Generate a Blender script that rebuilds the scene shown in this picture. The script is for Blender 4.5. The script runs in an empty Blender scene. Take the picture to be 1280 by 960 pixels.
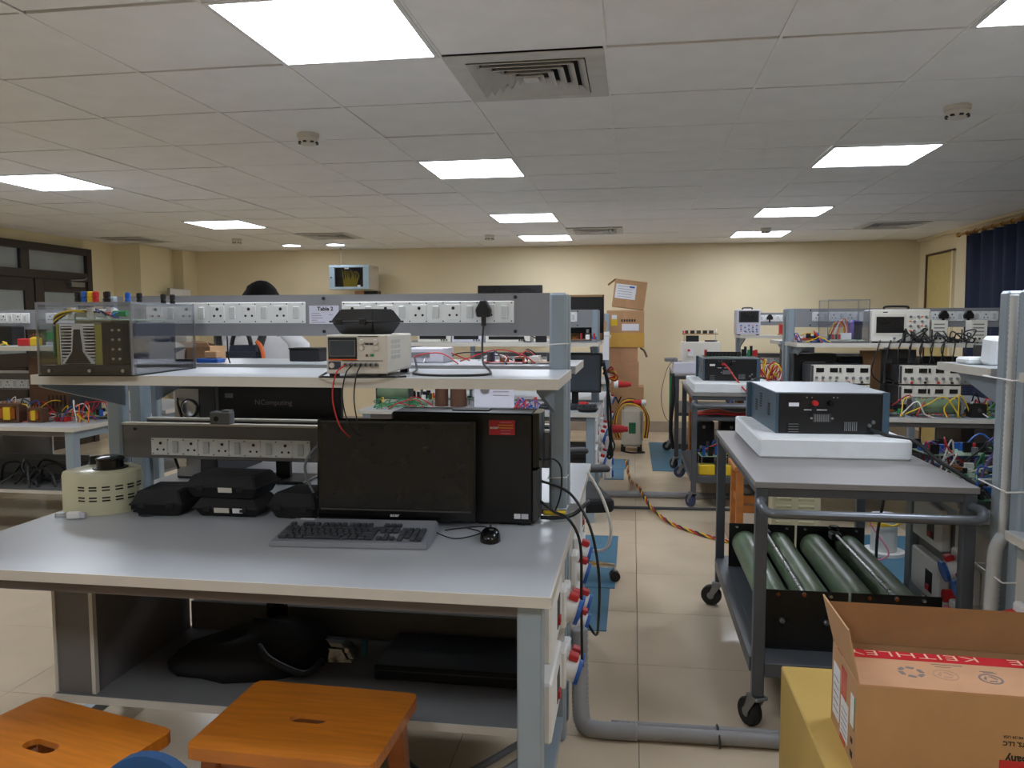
import bpy, bmesh, math, random
from mathutils import Vector, Matrix, Euler
PI = math.pi
S = bpy.context.scene
COL = S.collection
# ------------------------------------------------------------------ camera
CAM_H = 1.42
FPX, YAW, PITCH, ROLL = 981.8, .15204, -.07925, -.0023
cam = bpy.data.objects.new('camera', bpy.data.cameras.new('camera'))
COL.objects.link(cam); S.camera = cam
cam.data.sensor_width = 36; cam.data.lens = FPX / 1280 * 36
cam.data.clip_start = .05; cam.data.clip_end = 60
_f = Vector((-math.sin(YAW) * math.cos(PITCH), math.cos(YAW) * math.cos(PITCH), math.sin(PITCH)))
_r = Vector((math.cos(YAW), math.sin(YAW), 0)); _u = _r.cross(_f)
_r2 = math.cos(ROLL) * _r + math.sin(ROLL) * _u; _u2 = -math.sin(ROLL) * _r + math.cos(ROLL) * _u
M3 = Matrix((_r2, _u2, -_f)).transposed()
cam.matrix_world = Matrix.Translation((0, 0, CAM_H)) @ M3.to_4x4()
# ------------------------------------------------------------------ world, exposure (the room is closed: its ceiling panels light it)
w = bpy.data.worlds.new('world'); S.world = w; w.use_nodes = True
w.node_tree.nodes['Background'].inputs[0].default_value = (.8, .85, 1, 1)
w.node_tree.nodes['Background'].inputs[1].default_value = .05
S.view_settings.view_transform = 'Standard'; S.view_settings.look = 'None'
S.view_settings.gamma = 1; S.view_settings.use_curve_mapping = False
S.view_settings.exposure = 1.0
PANEL_EMIT = 9.0
# ------------------------------------------------------------------ materials
def lin(c):
    return tuple(((v / 255) / 12.92 if v / 255 <= .04045 else ((v / 255 + .055) / 1.055) ** 2.4) for v in c)
MATS = {}
def mat(name, rgb, rough=.5, metal=0., var=.06, scale=12., bump=0., bscale=80., spec=.5, coat=0., rough_var=.06, stretch=(1, 1, 1)):
    m = bpy.data.materials.new(name); m.use_nodes = True; MATS[name] = m
    nt = m.node_tree; b = nt.nodes['Principled BSDF']; L = nt.links.new
    c = lin(rgb)
    tc = nt.nodes.new('ShaderNodeTexCoord'); mp = nt.nodes.new('ShaderNodeMapping'); mp.inputs['Scale'].default_value = stretch
    L(tc.outputs['Object'], mp.inputs[0])
    n = nt.nodes.new('ShaderNodeTexNoise'); n.inputs['Scale'].default_value = scale; n.inputs['Detail'].default_value = 4
    L(mp.outputs[0], n.inputs['Vector'])
    r = nt.nodes.new('ShaderNodeValToRGB'); r.color_ramp.elements[0].position = .3; r.color_ramp.elements[1].position = .7
    r.color_ramp.elements[0].color = tuple(v * (1 - var) for v in c) + (1,); r.color_ramp.elements[1].color = tuple(min(1, v * (1 + var)) for v in c) + (1,)
    L(n.outputs['Fac'], r.inputs[0]); L(r.outputs[0], b.inputs['Base Color'])
    mr = nt.nodes.new('ShaderNodeMapRange'); mr.inputs[3].default_value = max(.02, rough - rough_var); mr.inputs[4].default_value = min(1, rough + rough_var)
    L(n.outputs['Fac'], mr.inputs[0]); L(mr.outputs[0], b.inputs['Roughness'])
    b.inputs['Metallic'].default_value = metal; b.inputs['Specular IOR Level'].default_value = spec
    if coat: b.inputs['Coat Weight'].default_value = coat; b.inputs['Coat Roughness'].default_value = .12
    if bump:
        n2 = nt.nodes.new('ShaderNodeTexNoise'); n2.inputs['Scale'].default_value = bscale; L(mp.outputs[0], n2.inputs['Vector'])
        bp = nt.nodes.new('ShaderNodeBump'); bp.inputs['Strength'].default_value = bump; bp.inputs['Distance'].default_value = .002
        L(n2.outputs['Fac'], bp.inputs['Height']); L(bp.outputs[0], b.inputs['Normal'])
    return m
def emat(name, rgb, strength):
    m = bpy.data.materials.new(name); m.use_nodes = True; MATS[name] = m
    nt = m.node_tree; b = nt.nodes['Principled BSDF']; b.inputs['Base Color'].default_value = (.9, .9, .9, 1)
    b.inputs['Emission Color'].default_value = lin(rgb) + (1,); b.inputs['Emission Strength'].default_value = strength
    return m
def clear(name, rgb, gloss=.08, rough=.03):
    m = bpy.data.materials.new(name); m.use_nodes = True; MATS[name] = m
    nt = m.node_tree; nt.nodes.remove(nt.nodes['Principled BSDF']); out = nt.nodes['Material Output']
    t = nt.nodes.new('ShaderNodeBsdfTransparent'); t.inputs[0].default_value = lin(rgb) + (1,)
    g = nt.nodes.new('ShaderNodeBsdfGlossy'); g.inputs['Roughness'].default_value = rough
    fr = nt.nodes.new('ShaderNodeFresnel'); fr.inputs[0].default_value = 1.4
    ad = nt.nodes.new('ShaderNodeMath'); ad.operation = 'MULTIPLY_ADD'; ad.inputs[1].default_value = .35; ad.inputs[2].default_value = gloss * .4
    nt.links.new(fr.outputs[0], ad.inputs[0])
    mx = nt.nodes.new('ShaderNodeMixShader'); nt.links.new(ad.outputs[0], mx.inputs[0]); nt.links.new(t.outputs[0], mx.inputs[1]); nt.links.new(g.outputs[0], mx.inputs[2])
    nt.links.new(mx.outputs[0], out.inputs[0]); return m
def woodmat(name, rgb, rough=.3, coat=.3):
    m = mat(name, rgb, rough, 0, .16, 5, .05, 60, .5, coat, .05, (1.2, 14, 3)); return m
mat('wall', (234, 219, 184), .75, 0, .025, 2.5, .12, 140)
mat('wall_cream', (236, 223, 184), .75, 0, .025, 2.5, .12, 140)
mat('ceil', (240, 239, 237), .9, 0, .03, 6, .25, 320)
mat('ceil_grid', (240, 239, 236), .6)
mat('ceil_dark', (58, 56, 54), .9)
mat('floor_tile', (216, 198, 172), .2, 0, .05, 3, 0, 50, .5, 0, .06)
mat('grout', (150, 138, 120), .8)
mat('skirting', (176, 164, 146), .4)
emat('panel_light', (236, 243, 255), PANEL_EMIT)
mat('white_metal', (222, 222, 220), .45)
mat('vent_white', (200, 198, 192), .5)
mat('black_void', (14, 14, 15), .8)
mat('desk_top', (180, 184, 188), .32, 0, .03, 8)
mat('edge_band', (208, 203, 192), .5, 0, .03)
mat('beam', (104, 99, 97), .5, 0, .05)
mat('panel_grey', (142, 143, 147), .5, 0, .03)
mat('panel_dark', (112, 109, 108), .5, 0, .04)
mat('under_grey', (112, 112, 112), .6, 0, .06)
mat('post', (150, 164, 174), .38, .1, .03)
mat('bracket', (128, 138, 146), .45, .1, .03)
mat('socket_white', (236, 238, 236), .35, 0, .01)
mat('socket_shade', (206, 209, 207), .4, 0, .01)
mat('black', (17, 17, 19), .42, 0, .1)
mat('black_gloss', (12, 12, 14), .16, 0, .05)
mat('black_matte', (24, 24, 26), .75, 0, .1, 30, .3, 300)
mat('screen', (20, 21, 24), .28, 0, .03)
mat('screen_lcd', (62, 71, 80), .2, 0, .03)
mat('dark_grey', (62, 63, 66), .5, 0, .05)
mat('mid_grey', (122, 124, 127), .5, 0, .05)
mat('kb_grey', (136, 140, 146), .4, 0, .03)
mat('key', (52, 55, 61), .45, 0, .05)
mat('beige', (204, 202, 170), .3, 0, .03, 10, 0, 50, .5, .3)
mat('instr_white', (226, 222, 210), .45, 0, .02)
mat('instr_cream', (214, 208, 196), .5, 0, .02)
mat('instr_navy', (58, 62, 82), .5)
mat('blue', (38, 92, 176), .35); mat('red', (196, 42, 44), .4); mat('yellow', (226, 190, 40), .45); mat('green', (40, 140, 86), .45)
mat('orange', (232, 110, 48), .45); mat('white', (236, 236, 234), .5, 0, .02); mat('violet', (120, 104, 176), .5); mat('pink', (214, 128, 150), .5)
mat('olive', (142, 140, 60), .5)
mat('teal', (54, 130, 136), .5)
mat('pcb', (44, 108, 72), .45, 0, .12, 60); mat('pcb_pale', (150, 176, 150), .5, 0, .12, 60); mat('pcb_brown', (166, 128, 84), .5, 0, .1, 60)
mat('copper', (176, 104, 56), .3, .8, .1, 60); mat('brown', (92, 60, 42), .5, 0, .12)
mat('metal', (190, 192, 194), .28, .95, .04); mat('steel', (150, 153, 157), .35, .85, .05); mat('alu', (216, 217, 212), .5, .25, .05)
mat('brass', (200, 156, 84), .3, .85, .05)
mat('trolley', (84, 88, 94), .42, .2, .05); mat('trolley_top', (140, 137, 136), .42, 0, .05, 20)
mat('handle_tube', (108, 113, 120), .3, .5, .05)
mat('rubber', (34, 33, 33), .7, 0, .1); mat('rubber_blue', (60, 70, 104), .6)
mat('foam', (232, 236, 238), .7, 0, .03, 20, .3, 200)
mat('conv_blue', (74, 96, 112), .4, .2, .04); mat('conv_top', (172, 178, 186), .35, .3, .03)
mat('enamel_green', (106, 126, 98), .35, 0, .25, 6, 0, 50, .5, 0, .1, (1, .3, 1))
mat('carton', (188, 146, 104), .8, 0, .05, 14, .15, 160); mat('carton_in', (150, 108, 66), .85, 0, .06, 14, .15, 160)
mat('carton_pale', (198, 150, 112), .8, 0, .05, 14, .15, 160); mat('yellow_box', (212, 178, 96), .6, 0, .04, 8, .1, 120)
mat('carton_orange', (208, 160, 72), .7, 0, .04)
mat('tape_red', (200, 40, 54), .22, 0, .05); mat('ink', (40, 36, 34), .7); mat('ink_soft', (120, 110, 106), .7); mat('ink_faint', (176, 138, 108), .7)
mat('tape_print', (232, 190, 168), .3)
mat('paper', (232, 232, 236), .7, 0, .02); mat('paper_grey', (214, 212, 222), .7, 0, .02)
woodmat('stool_wood', (196, 116, 34)); woodmat('stool_edge', (160, 88, 30)); woodmat('orange_wood', (190, 120, 60), .4, .1)
mat('mat_blue', (74, 118, 142), .6, 0, .08, 10, .2, 200); mat('pipe', (152, 152, 152), .5, 0, .05)
mat('pipe_white', (206, 208, 206), .5); mat('curtain', (24, 34, 62), .8, 0, .15, 20, .2, 200)
woodmat('door_dark', (44, 34, 30), .4, .1); mat('door_cream', (206, 186, 122), .5); mat('frost', (150, 158, 158), .25, 0, .1, 3, 0, 50, .6)
mat('hair', (16, 14, 14), .85, 0, .2, 60, .8, 160, .2); mat('skin', (168, 118, 90), .55); mat('shirt', (226, 226, 228), .8, 0, .03); mat('trouser', (46, 50, 62), .8)
mat('navy', (36, 42, 60), .75, 0, .1, 40, .3, 200)
mat('cab_blue', (176, 198, 212), .4); mat('cab_beige', (206, 198, 182), .45)
mat('tablecard', (222, 222, 238), .6, 0, .01); mat('blue_cloth', (22, 68, 112), .8, 0, .08, 30, .3, 200)
mat('chrome', (210, 212, 215), .12, 1., .02)
clear('acrylic', (251, 252, 254), .1); clear('acrylic_edge', (232, 238, 250), .7, .3); clear('glass_tint', (228, 232, 244), .1); clear('plastic_bag', (226, 230, 232), .5, .15)
# ------------------------------------------------------------------ builders
def link(o, parent=None):
    COL.objects.link(o)
    if parent: o.parent = parent
    return o
def thing(name, label, cat, loc=(0, 0, 0), rz=0, group=None, rot=None):
    o = bpy.data.objects.new(name, None); link(o); o.empty_display_size = .05
    o.location = loc; o.rotation_euler = rot if rot else (0, 0, rz)
    o['label'] = label; o['category'] = cat
    if group: o['group'] = group
    return o
def tag(o, label, cat, group=None):
    o['label'] = label; o['category'] = cat
    if group: o['group'] = group
    return o
def struct(o): o['kind'] = 'structure'; return o
def mk(name, me, m, parent=None, loc=(0, 0, 0), rot=(0, 0, 0)):
    if isinstance(m, str): m = MATS[m]
    if not me.materials: me.materials.append(m)
    elif me.materials[0] != m:
        me = me.copy(); me.materials.clear(); me.materials.append(m)
    o = bpy.data.objects.new(name, me); link(o, parent); o.location = loc; o.rotation_euler = rot
    return o
CACHE = {}
def raw(verts, faces, smooth=False, key=None):
    me = bpy.data.meshes.new('m'); me.from_pydata([tuple(v) for v in verts], [], faces); me.update()
    if smooth:
        for p in me.polygons: p.use_smooth = True
    return me
def bm_mesh(bm, smooth=False):
    me = bpy.data.meshes.new('m'); bm.normal_update(); bm.to_mesh(me); bm.free()
    if smooth:
        for p in me.polygons: p.use_smooth = True
    return me
def rk(*a): return tuple(round(v, 5) if isinstance(v, float) else v for v in a)
def box(name, c, s, m, parent=None, bev=0., rot=(0, 0, 0), seg=1):
    k = rk('box', *map(float, s), float(bev), m if isinstance(m, str) else m.name, seg)
    if k not in CACHE:
        bm = bmesh.new(); bmesh.ops.create_cube(bm, size=1)
        for v in bm.verts: v.co = Vector((v.co.x * s[0], v.co.y * s[1], v.co.z * s[2]))
        if bev:
            bmesh.ops.bevel(bm, geom=bm.edges[:], offset=min(bev, min(s) * .45), segments=seg, affect='EDGES', profile=.5)
        CACHE[k] = bm_mesh(bm)
    return mk(name, CACHE[k], m, parent, c, rot)
def bx(name, a, b, m, parent=None, bev=0.):
    return box(name, [(a[i] + b[i]) / 2 for i in range(3)], [abs(b[i] - a[i]) for i in range(3)], m, parent, bev)
def lathe(name, prof, m, parent=None, loc=(0, 0, 0), rot=(0, 0, 0), n=20, smooth=True):
    k = ('lathe', tuple(rk(*map(float, p)) for p in prof), n, m, smooth)
    if k not in CACHE:
        vs, fs = [], []
        for r, z in prof:
            for i in range(n):
                a = 2 * PI * i / n; vs.append((r * math.cos(a), r * math.sin(a), z))
        for j in range(len(prof) - 1):
            for i in range(n):
                i2 = (i + 1) % n; fs.append((j * n + i, j * n + i2, (j + 1) * n + i2, (j + 1) * n + i))
        fs.append(tuple(range(n - 1, -1, -1))); fs.append(tuple((len(prof) - 1) * n + i for i in range(n)))
        me = raw(vs, fs)
        if smooth:
            for p in me.polygons: p.use_smooth = len(p.vertices) == 4
            for e in me.edges: pass
            me.set_sharp_from_angle(angle=.7)
        CACHE[k] = me
    return mk(name, CACHE[k], m, parent, loc, rot)
def cyl(name, c, r, h, m, parent=None, axis='z', n=16, r2=None, rot=None):
    if rot is None: rot = {'z': (0, 0, 0), 'x': (0, PI / 2, 0), 'y': (-PI / 2, 0, 0)}[axis]
    return lathe(name, [(r, -h / 2), (r if r2 is None else r2, h / 2)], m, parent, c, rot, n)
def smoothpath(pts, sub=6):
    P = [Vector(p) for p in pts]
    if len(P) < 3: return P
    out = []
    for i in range(len(P) - 1):
        p0 = P[max(i - 1, 0)]; p1 = P[i]; p2 = P[i + 1]; p3 = P[min(i + 2, len(P) - 1)]
        for s in range(sub):
            t = s / sub
            out.append(.5 * ((2 * p1) + (p2 - p0) * t + (2 * p0 - 5 * p1 + 4 * p2 - p3) * t * t + (3 * p1 - p0 - 3 * p2 + p3) * t ** 3))
    out.append(P[-1]); return out
def tube(name, pts, r, m, parent=None, n=6, sub=6, smooth=True, ridge=0):
    P = smoothpath(pts, sub) if smooth else [Vector(p) for p in pts]
    o0 = P[0].copy(); vs, fs = [], []; up = Vector((0, 0, 1))
    T = []
    for i in range(len(P)):
        t = (P[min(i + 1, len(P) - 1)] - P[max(i - 1, 0)])
        T.append(t.normalized() if t.length > 1e-9 else Vector((0, 0, 1)))
    a = T[0].orthogonal().normalized()
    for i, p in enumerate(P):
        t = T[i]; a = (a - t * a.dot(t)); a = a.normalized() if a.length > 1e-6 else t.orthogonal().normalized(); b = t.cross(a)
        rr = r * (1 + (ridge if i % 2 else 0))
        for k in range(n):
            an = 2 * PI * k / n; vs.append(p - o0 + (a * math.cos(an) + b * math.sin(an)) * rr)
    for i in range(len(P) - 1):
        for k in range(n):
            k2 = (k + 1) % n; fs.append((i * n + k, i * n + k2, (i + 1) * n + k2, (i + 1) * n + k))
    fs.append(tuple(range(n - 1, -1, -1))); fs.append(tuple((len(P) - 1) * n + k for k in range(n)))
    me = raw(vs, fs)
    for p in me.polygons: p.use_smooth = len(p.vertices) == 4 and n > 4
    return mk(name, me, m, parent, o0)
def prism(name, poly, h, m, parent=None, loc=(0, 0, 0), rot=(0, 0, 0), bev=0.):
    "poly in local xy, extruded along z from 0 to h"
    n = len(poly)
    vs = [(x, y, 0) for x, y in poly] + [(x, y, h) for x, y in poly]
    fs = [tuple(range(n - 1, -1, -1)), tuple(range(n, 2 * n))] + [(i, (i + 1) % n, n + (i + 1) % n, n + i) for i in range(n)]
    me = raw(vs, fs)
    if bev:
        bm = bmesh.new(); bm.from_mesh(me); bmesh.ops.recalc_face_normals(bm, faces=bm.faces[:]); bmesh.ops.bevel(bm, geom=bm.edges[:], offset=bev, segments=1, affect='EDGES'); me = bm_mesh(bm)
    else:
        bm = bmesh.new(); bm.from_mesh(me); bmesh.ops.recalc_face_normals(bm, faces=bm.faces[:]); me = bm_mesh(bm)
    return mk(name, me, m, parent, loc, rot)
def rrect(w, d, r, n=5):
    out = []
    for cx, cy, a0 in ((w / 2 - r, d / 2 - r, 0), (-w / 2 + r, d / 2 - r, PI / 2), (-w / 2 + r, -d / 2 + r, PI), (w / 2 - r, -d / 2 + r, 1.5 * PI)):
        for i in range(n + 1):
            a = a0 + PI / 2 * i / n; out.append((cx + r * math.cos(a), cy + r * math.sin(a)))
    return out
def hexa(name, bot, top, m, parent=None, loc=(0, 0, 0), bev=0., rot=(0, 0, 0)):
    vs = list(bot) + list(top)
    fs = [(3, 2, 1, 0), (4, 5, 6, 7)] + [(i, (i + 1) % 4, 4 + (i + 1) % 4, 4 + i) for i in range(4)]
    me = raw(vs, fs); bm = bmesh.new(); bm.from_mesh(me); bmesh.ops.recalc_face_normals(bm, faces=bm.faces[:])
    if bev: bmesh.ops.bevel(bm, geom=bm.edges[:], offset=bev, segments=2, affect='EDGES')
    return mk(name, bm_mesh(bm), m, parent, loc, rot)
def quad(name, pts, m, parent=None, th=.001):
    "thin plate from four coplanar points"
    p = [Vector(q) for q in pts]; nn = (p[1] - p[0]).cross(p[3] - p[0]).normalized() * th
    c = sum(p, Vector()) / 4
    return hexa(name, [q - c for q in p], [q - c + nn for q in p], m, parent, c)
TX = {}
def text(name, s, size, m, parent=None, loc=(0, 0, 0), rot=(0, 0, 0), align='LEFT', xs=1., bold=0.):
    cu = bpy.data.curves.new('t', 'FONT'); cu.body = s; cu.size = size; cu.extrude = .0003; cu.align_x = align; cu.resolution_u = 2; cu.offset = bold
    o = bpy.data.objects.new('t', cu); COL.objects.link(o); bpy.context.view_layer.update()
    me = bpy.data.meshes.new_from_object(o.evaluated_get(bpy.context.evaluated_depsgraph_get()))
    bpy.data.objects.remove(o); bpy.data.curves.remove(cu)
    me.materials.clear()
    for v in me.vertices: v.co.x *= xs
    return mk(name, me, m, parent, loc, rot)
def copy_tree(o, parent=None):
    c = o.copy(); COL.objects.link(c); c.parent = parent
    for ch in list(o.children): copy_tree(ch, c)
    return c
FR = (PI / 2, 0, 0)      # text standing upright, read from -Y
BK = (PI / 2, 0, PI)     # read from +Y
RT = (PI / 2, 0, PI / 2) # read from +X
LT = (PI / 2, 0, -PI / 2)
def project(p):
    v = Vector(p) - Vector((0, 0, CAM_H)); d = v.dot(_f)
    if d < .2: return None
    return 640 + FPX * v.dot(_r2) / d, 480 - FPX * v.dot(_u2) / d
def seen(p, mg=90):
    q = project(p); return q is not None and -mg < q[0] < 1280 + mg and -mg < q[1] < 960 + mg
# ------------------------------------------------------------------ the room
XL, XR, YB, YF, ZC = -6.4, 3.42, 10.2, -3.2, 2.39
GX, GY, T = -.707, 2.894, .6
def joined_boxes(name, items, m, parent):
    vs, fs = [], []
    for (cx, cy, cz), (sx, sy, sz) in items:
        b = len(vs)
        for dz in (-1, 1):
            for dx, dy in ((-1, -1), (1, -1), (1, 1), (-1, 1)): vs.append((cx + dx * sx / 2, cy + dy * sy / 2, cz + dz * sz / 2))
        fs += [(b + 3, b + 2, b + 1, b), (b + 4, b + 5, b + 6, b + 7)] + [(b + i, b + (i + 1) % 4, b + 4 + (i + 1) % 4, b + 4 + i) for i in range(4)]
    return mk(name, raw(vs, fs), m, parent)
rnd = random.Random(5)
LIGHTS = [(-1, -1), (-1, 3), (-1, 7), (-1, 10), (3, -1), (3, 3), (3, 7), (3, 10), (-6, 3), (-6, 7), (-6, -1), (-1, -5), (3, -5), (-6, -5)]  # trailing entries lie out of view: panels added for lighting, continuing the rows
VENTS = [(0, 0), (0, 9), (-9, 9), (-5, 9), (5, 9)]
ceiling = struct(bx('ceiling', (XL, YF, ZC + .03), (XR, YB, ZC + .12), 'ceil_dark'))
cx0, cy0 = int(math.floor((XL - GX) / T)), int(math.floor((YF - GY) / T))
cx1, cy1 = int(math.ceil((XR - GX) / T)), int(math.ceil((YB - GY) / T))
rest = []; ntile = 0
for i in range(cx0, cx1):
    for j in range(cy0, cy1):
        if (i, j) in LIGHTS or (i, j) in VENTS: continue
        x0, x1 = max(GX + i * T, XL), min(GX + (i + 1) * T, XR); y0, y1 = max(GY + j * T, YF), min(GY + (j + 1) * T, YB)
        if x1 - x0 < .02 or y1 - y0 < .02: continue
        c = ((x0 + x1) / 2, (y0 + y1) / 2, ZC + .008); s = (x1 - x0 - .008, y1 - y0 - .014, .012)
        if ntile < 290 and (seen((c[0], c[1], ZC), 60)):
            box('ceiling_tile', (c[0], c[1], c[2] + rnd.uniform(-.0015, .0015)), s, 'ceil', None, .001, (rnd.uniform(-.004, .004), rnd.uniform(-.0025, .0025), 0)).parent = ceiling
            ntile += 1
        else: rest.append((c, s))
for t in ceiling.children: t.location = Vector(t.location) - Vector(ceiling.location)
jt = joined_boxes('ceiling_tiles', [((c[0] - ceiling.location.x, c[1] - ceiling.location.y, c[2] - ceiling.location.z), s) for c, s in rest], 'ceil', ceiling); jt['kind'] = 'stuff'
for i in range(cx0 + 1, cx1):
    bx('ceiling_grid_bar', (GX + i * T - .006 - ceiling.location.x, YF - ceiling.location.y, ZC - .002 - ceiling.location.z), (GX + i * T + .006 - ceiling.location.x, YB - ceiling.location.y, ZC + .001 - ceiling.location.z), 'ceil_grid', ceiling)
LN = {(-1, -1): 'large square ceiling light panel nearest the camera, left of the wide air vent', (-1, 3): 'square ceiling light panel in the middle, second of the centre row', (-1, 7): 'ceiling light panel third from the camera in the centre row',
      (-1, 10): 'small far ceiling light panel of the centre row, next to the far wall', (3, -1): 'ceiling light panel cut by the top right corner of the picture', (3, 3): 'square ceiling light panel above the right benches beside the round smoke detector',
      (3, 7): 'ceiling light panel second in the right row, above the right benches', (3, 10): 'small far ceiling light panel of the right row, next to the far wall', (-6, 3): 'ceiling light panel cut by the left edge of the picture', (-6, 7): 'ceiling light panel second in the left row, towards the far wall'}
for (i, j) in LIGHTS:
    x0, y0 = GX + i * T, GY + j * T
    t = thing('ceiling_light', LN.get((i, j), 'unseen square ceiling light panel added for lighting behind or beside the camera'), 'ceiling light', (x0 + .3, y0 + .3, ZC), 0, 'ceiling light panels')
    bx('diffuser', (-.282, -.282, -.004), (.282, .282, .006), 'panel_light', t)
    for a, b in (((-.298, -.298), (.298, -.282)), ((-.298, .282), (.298, .298)), ((-.298, -.282), (-.282, .282)), ((.282, -.282), (.298, .282))):
        bx('frame', a + (-.006,), b + (.008,), 'white_metal', t)
VN = {(0, 0): 'wide square air vent with nested louvres near the camera', (0, 9): 'small far air vent straight ahead near the far wall', (-9, 9): 'far air vent near the dark wooden door', (-5, 9): 'far air vent above the network cabinet', (5, 9): 'far air vent near the curtain wall'}
for (i, j) in VENTS:
    t = thing('air_vent', VN[(i, j)], 'air vent', (GX + i * T + .3, GY + j * T + .3, ZC), 0, 'ceiling air vents')
    bx('backing', (-.29, -.29, .02), (.29, .29, .026), 'black_void', t)
    def ring(name, ro, ri, zo, zi, m):
        vs = []
        for r, z in ((ro, zo), (ri, zi), (ri, zi + .004), (ro, zo + .004)):
            vs += [(-r, -r, z), (r, -r, z), (r, r, z), (-r, r, z)]
        fs = []
        for k in range(4):
            for q in range(4):
                fs.append((k * 4 + q, k * 4 + (q + 1) % 4, ((k + 1) % 4) * 4 + (q + 1) % 4, ((k + 1) % 4) * 4 + q))
        return mk(name, raw(vs, fs), m, t)
    ring('frame', .297, .225, -.004, -.006, 'vent_white')
    for k in range(5): ring('louvre', .222 - k * .042, .19 - k * .042, -.014, .014, 'vent_white')
    bx('centre_plate', (-.03, -.03, -.012), (.03, .03, -.008), 'vent_white', t)
for (x, y, lb) in ((-1.67, 3.95, 'round smoke detector on the ceiling nearest the camera on the left'), (1.45, 3.92, 'round smoke detector on the ceiling above the right benches'), (-4.59, 8.71, 'far smoke detector left of the network cabinet'),
                   (-1.6, 8.8, 'far smoke detector on the ceiling above the black wall screen'), (1.37, 8.63, 'far smoke detector beside the right row of lights')):
    t = thing('smoke_detector', lb, 'smoke detector', (x, y, ZC), 0, 'smoke detectors')
    lathe('base', [(.056, 0), (.056, -.018), (.05, -.02)], 'instr_cream', t)
    lathe('head', [(.05, -.018), (.048, -.04), (.034, -.055), (.012, -.058)], 'instr_cream', t)
    for k in range(8): box('slot', (.0455 * math.cos(k * PI / 4), .0455 * math.sin(k * PI / 4), -.045), (.012, .016, .008), 'black', t, 0, (0, 0, k * PI / 4))
for x, lb in ((-4.26, 'small far downlight, the left one of the two'), (-3.68, 'small far downlight, the right one above the network cabinet')):
    t = thing('downlight', lb, 'ceiling light', (x, 9.48, ZC), 0, 'small downlights')
    lathe('rim', [(.125, 0), (.125, -.008), (.11, -.01)], 'white_metal', t); cyl('lens', (0, 0, -.011), .105, .004, 'panel_light', t, n=24)
# floor
floor = struct(bx('floor', (XL, YF, -.06), (XR, YB, -.012), 'grout'))
FX, FY = .035, 3.2; rest = []; ntile = 0
fi0, fi1 = int(math.floor((XL - FX) / T)), int(math.ceil((XR - FX) / T)); fj0, fj1 = int(math.floor((YF - FY) / T)), int(math.ceil((YB - FY) / T))
for i in range(fi0, fi1):
    for j in range(fj0, fj1):
        x0, x1 = max(FX + i * T, XL), min(FX + (i + 1) * T, XR); y0, y1 = max(FY + j * T, YF), min(FY + (j + 1) * T, YB)
        if x1 - x0 < .02 or y1 - y0 < .02: continue
        c = ((x0 + x1) / 2 - floor.location.x, (y0 + y1) / 2 - floor.location.y, -.006 - floor.location.z); s = (x1 - x0 - .0025, y1 - y0 - .0025, .012)
        if ntile < 290 and seen(((x0 + x1) / 2, (y0 + y1) / 2, 0), 40): box('floor_tile', c, s, 'floor_tile', floor, .0006); ntile += 1
        else: rest.append((c, s))
joined_boxes('floor_tiles', rest, 'floor_tile', floor)['kind'] = 'stuff'
struct(bx('wall_back', (XL - .15, YB, -.06), (XR + .15, YB + .15, ZC + .12), 'wall'))
struct(bx('wall_left', (XL - .15, YF, -.06), (XL, YB, ZC + .12), 'wall_cream'))
struct(bx('wall_right', (XR, YF, -.06), (XR + .15, YB, ZC + .12), 'wall'))
struct(bx('wall_front', (XL - .15, YF - .15, -.06), (XR + .15, YF, ZC + .12), 'wall'))
struct(bx('baseboard_back', (XL, YB - .012, 0), (XR, YB, .14), 'skirting', None, .002))
struct(bx('baseboard_right', (XR - .012, YF, 0), (XR, YB - .014, .1), 'skirting'))
struct(bx('baseboard_left', (XL, YF, 0), (XL + .012, 8.98, .1), 'skirting'))
struct(bx('trim_1', (XL, 9.0, 0), (-6.03, 9.62, ZC - .002), 'wall_cream')); struct(bx('trim_2', (XL, 9.62, 0), (-6.13, YB, ZC - .002), 'wall_cream')); struct(bx('trim_3', (-6.13, 9.86, 0), (-5.98, YB, ZC - .002), 'wall_cream'))
# cove strip at the right ceiling edge
struct(bx('trim_4', (XR - .05, YF, ZC - .03), (XR, YB - .002, ZC + .01), 'wall', None, .01))
# door in the left wall
d = struct(thing('door_1', 'dark brown double door with frosted panes and transom in the left wall', 'door', (XL, 7.62, 0)))
def dl(n, y0, y1, z0, z1, x0=.0, x1=.05, m='door_dark', p=None): return bx(n, (x0, y0, z0), (x1, y1, z1), m, p or d, .003 if m == 'door_dark' else 0)
dl('frame', .82, .9, 0, 2.28, 0, .07); dl('frame', -.9, -.82, 0, 2.28, 0, .07); dl('frame', -.82, .82, 2.2, 2.28, 0, .07); dl('frame', -.82, .82, 1.9, 1.99, 0, .07); dl('frame', -.19, -.07, 1.99, 2.2, 0, .06)
dl('pane', -.82, -.19, 1.99, 2.2, .01, .02, 'frost'); dl('pane', -.07, .82, 1.99, 2.2, .01, .02, 'frost')
for s in (-1, 1):
    a, b = (-.82, -.01) if s < 0 else (.01, .82)
    dl('stile', a, a + .13, 0, 1.9); dl('stile', b - .13, b, 0, 1.9); dl('rail', a + .13, b - .13, 1.76, 1.9); dl('rail', a + .13, b - .13, .95, 1.1); dl('rail', a + .13, b - .13, 0, .2)
    dl('pane', a + .13, b - .13, 1.1, 1.76, .015, .025, 'frost'); dl('panel', a + .13, b - .13, .2, .95, .01, .03)
c_ = dl('door_closer', .5, .72, 1.83, 1.88, .05, .1, 'steel'); tube('closer_arm', [(.07, .52, 1.9), (.16, .62, 1.91), (.07, .8, 1.94)], .008, 'steel', d)
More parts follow.
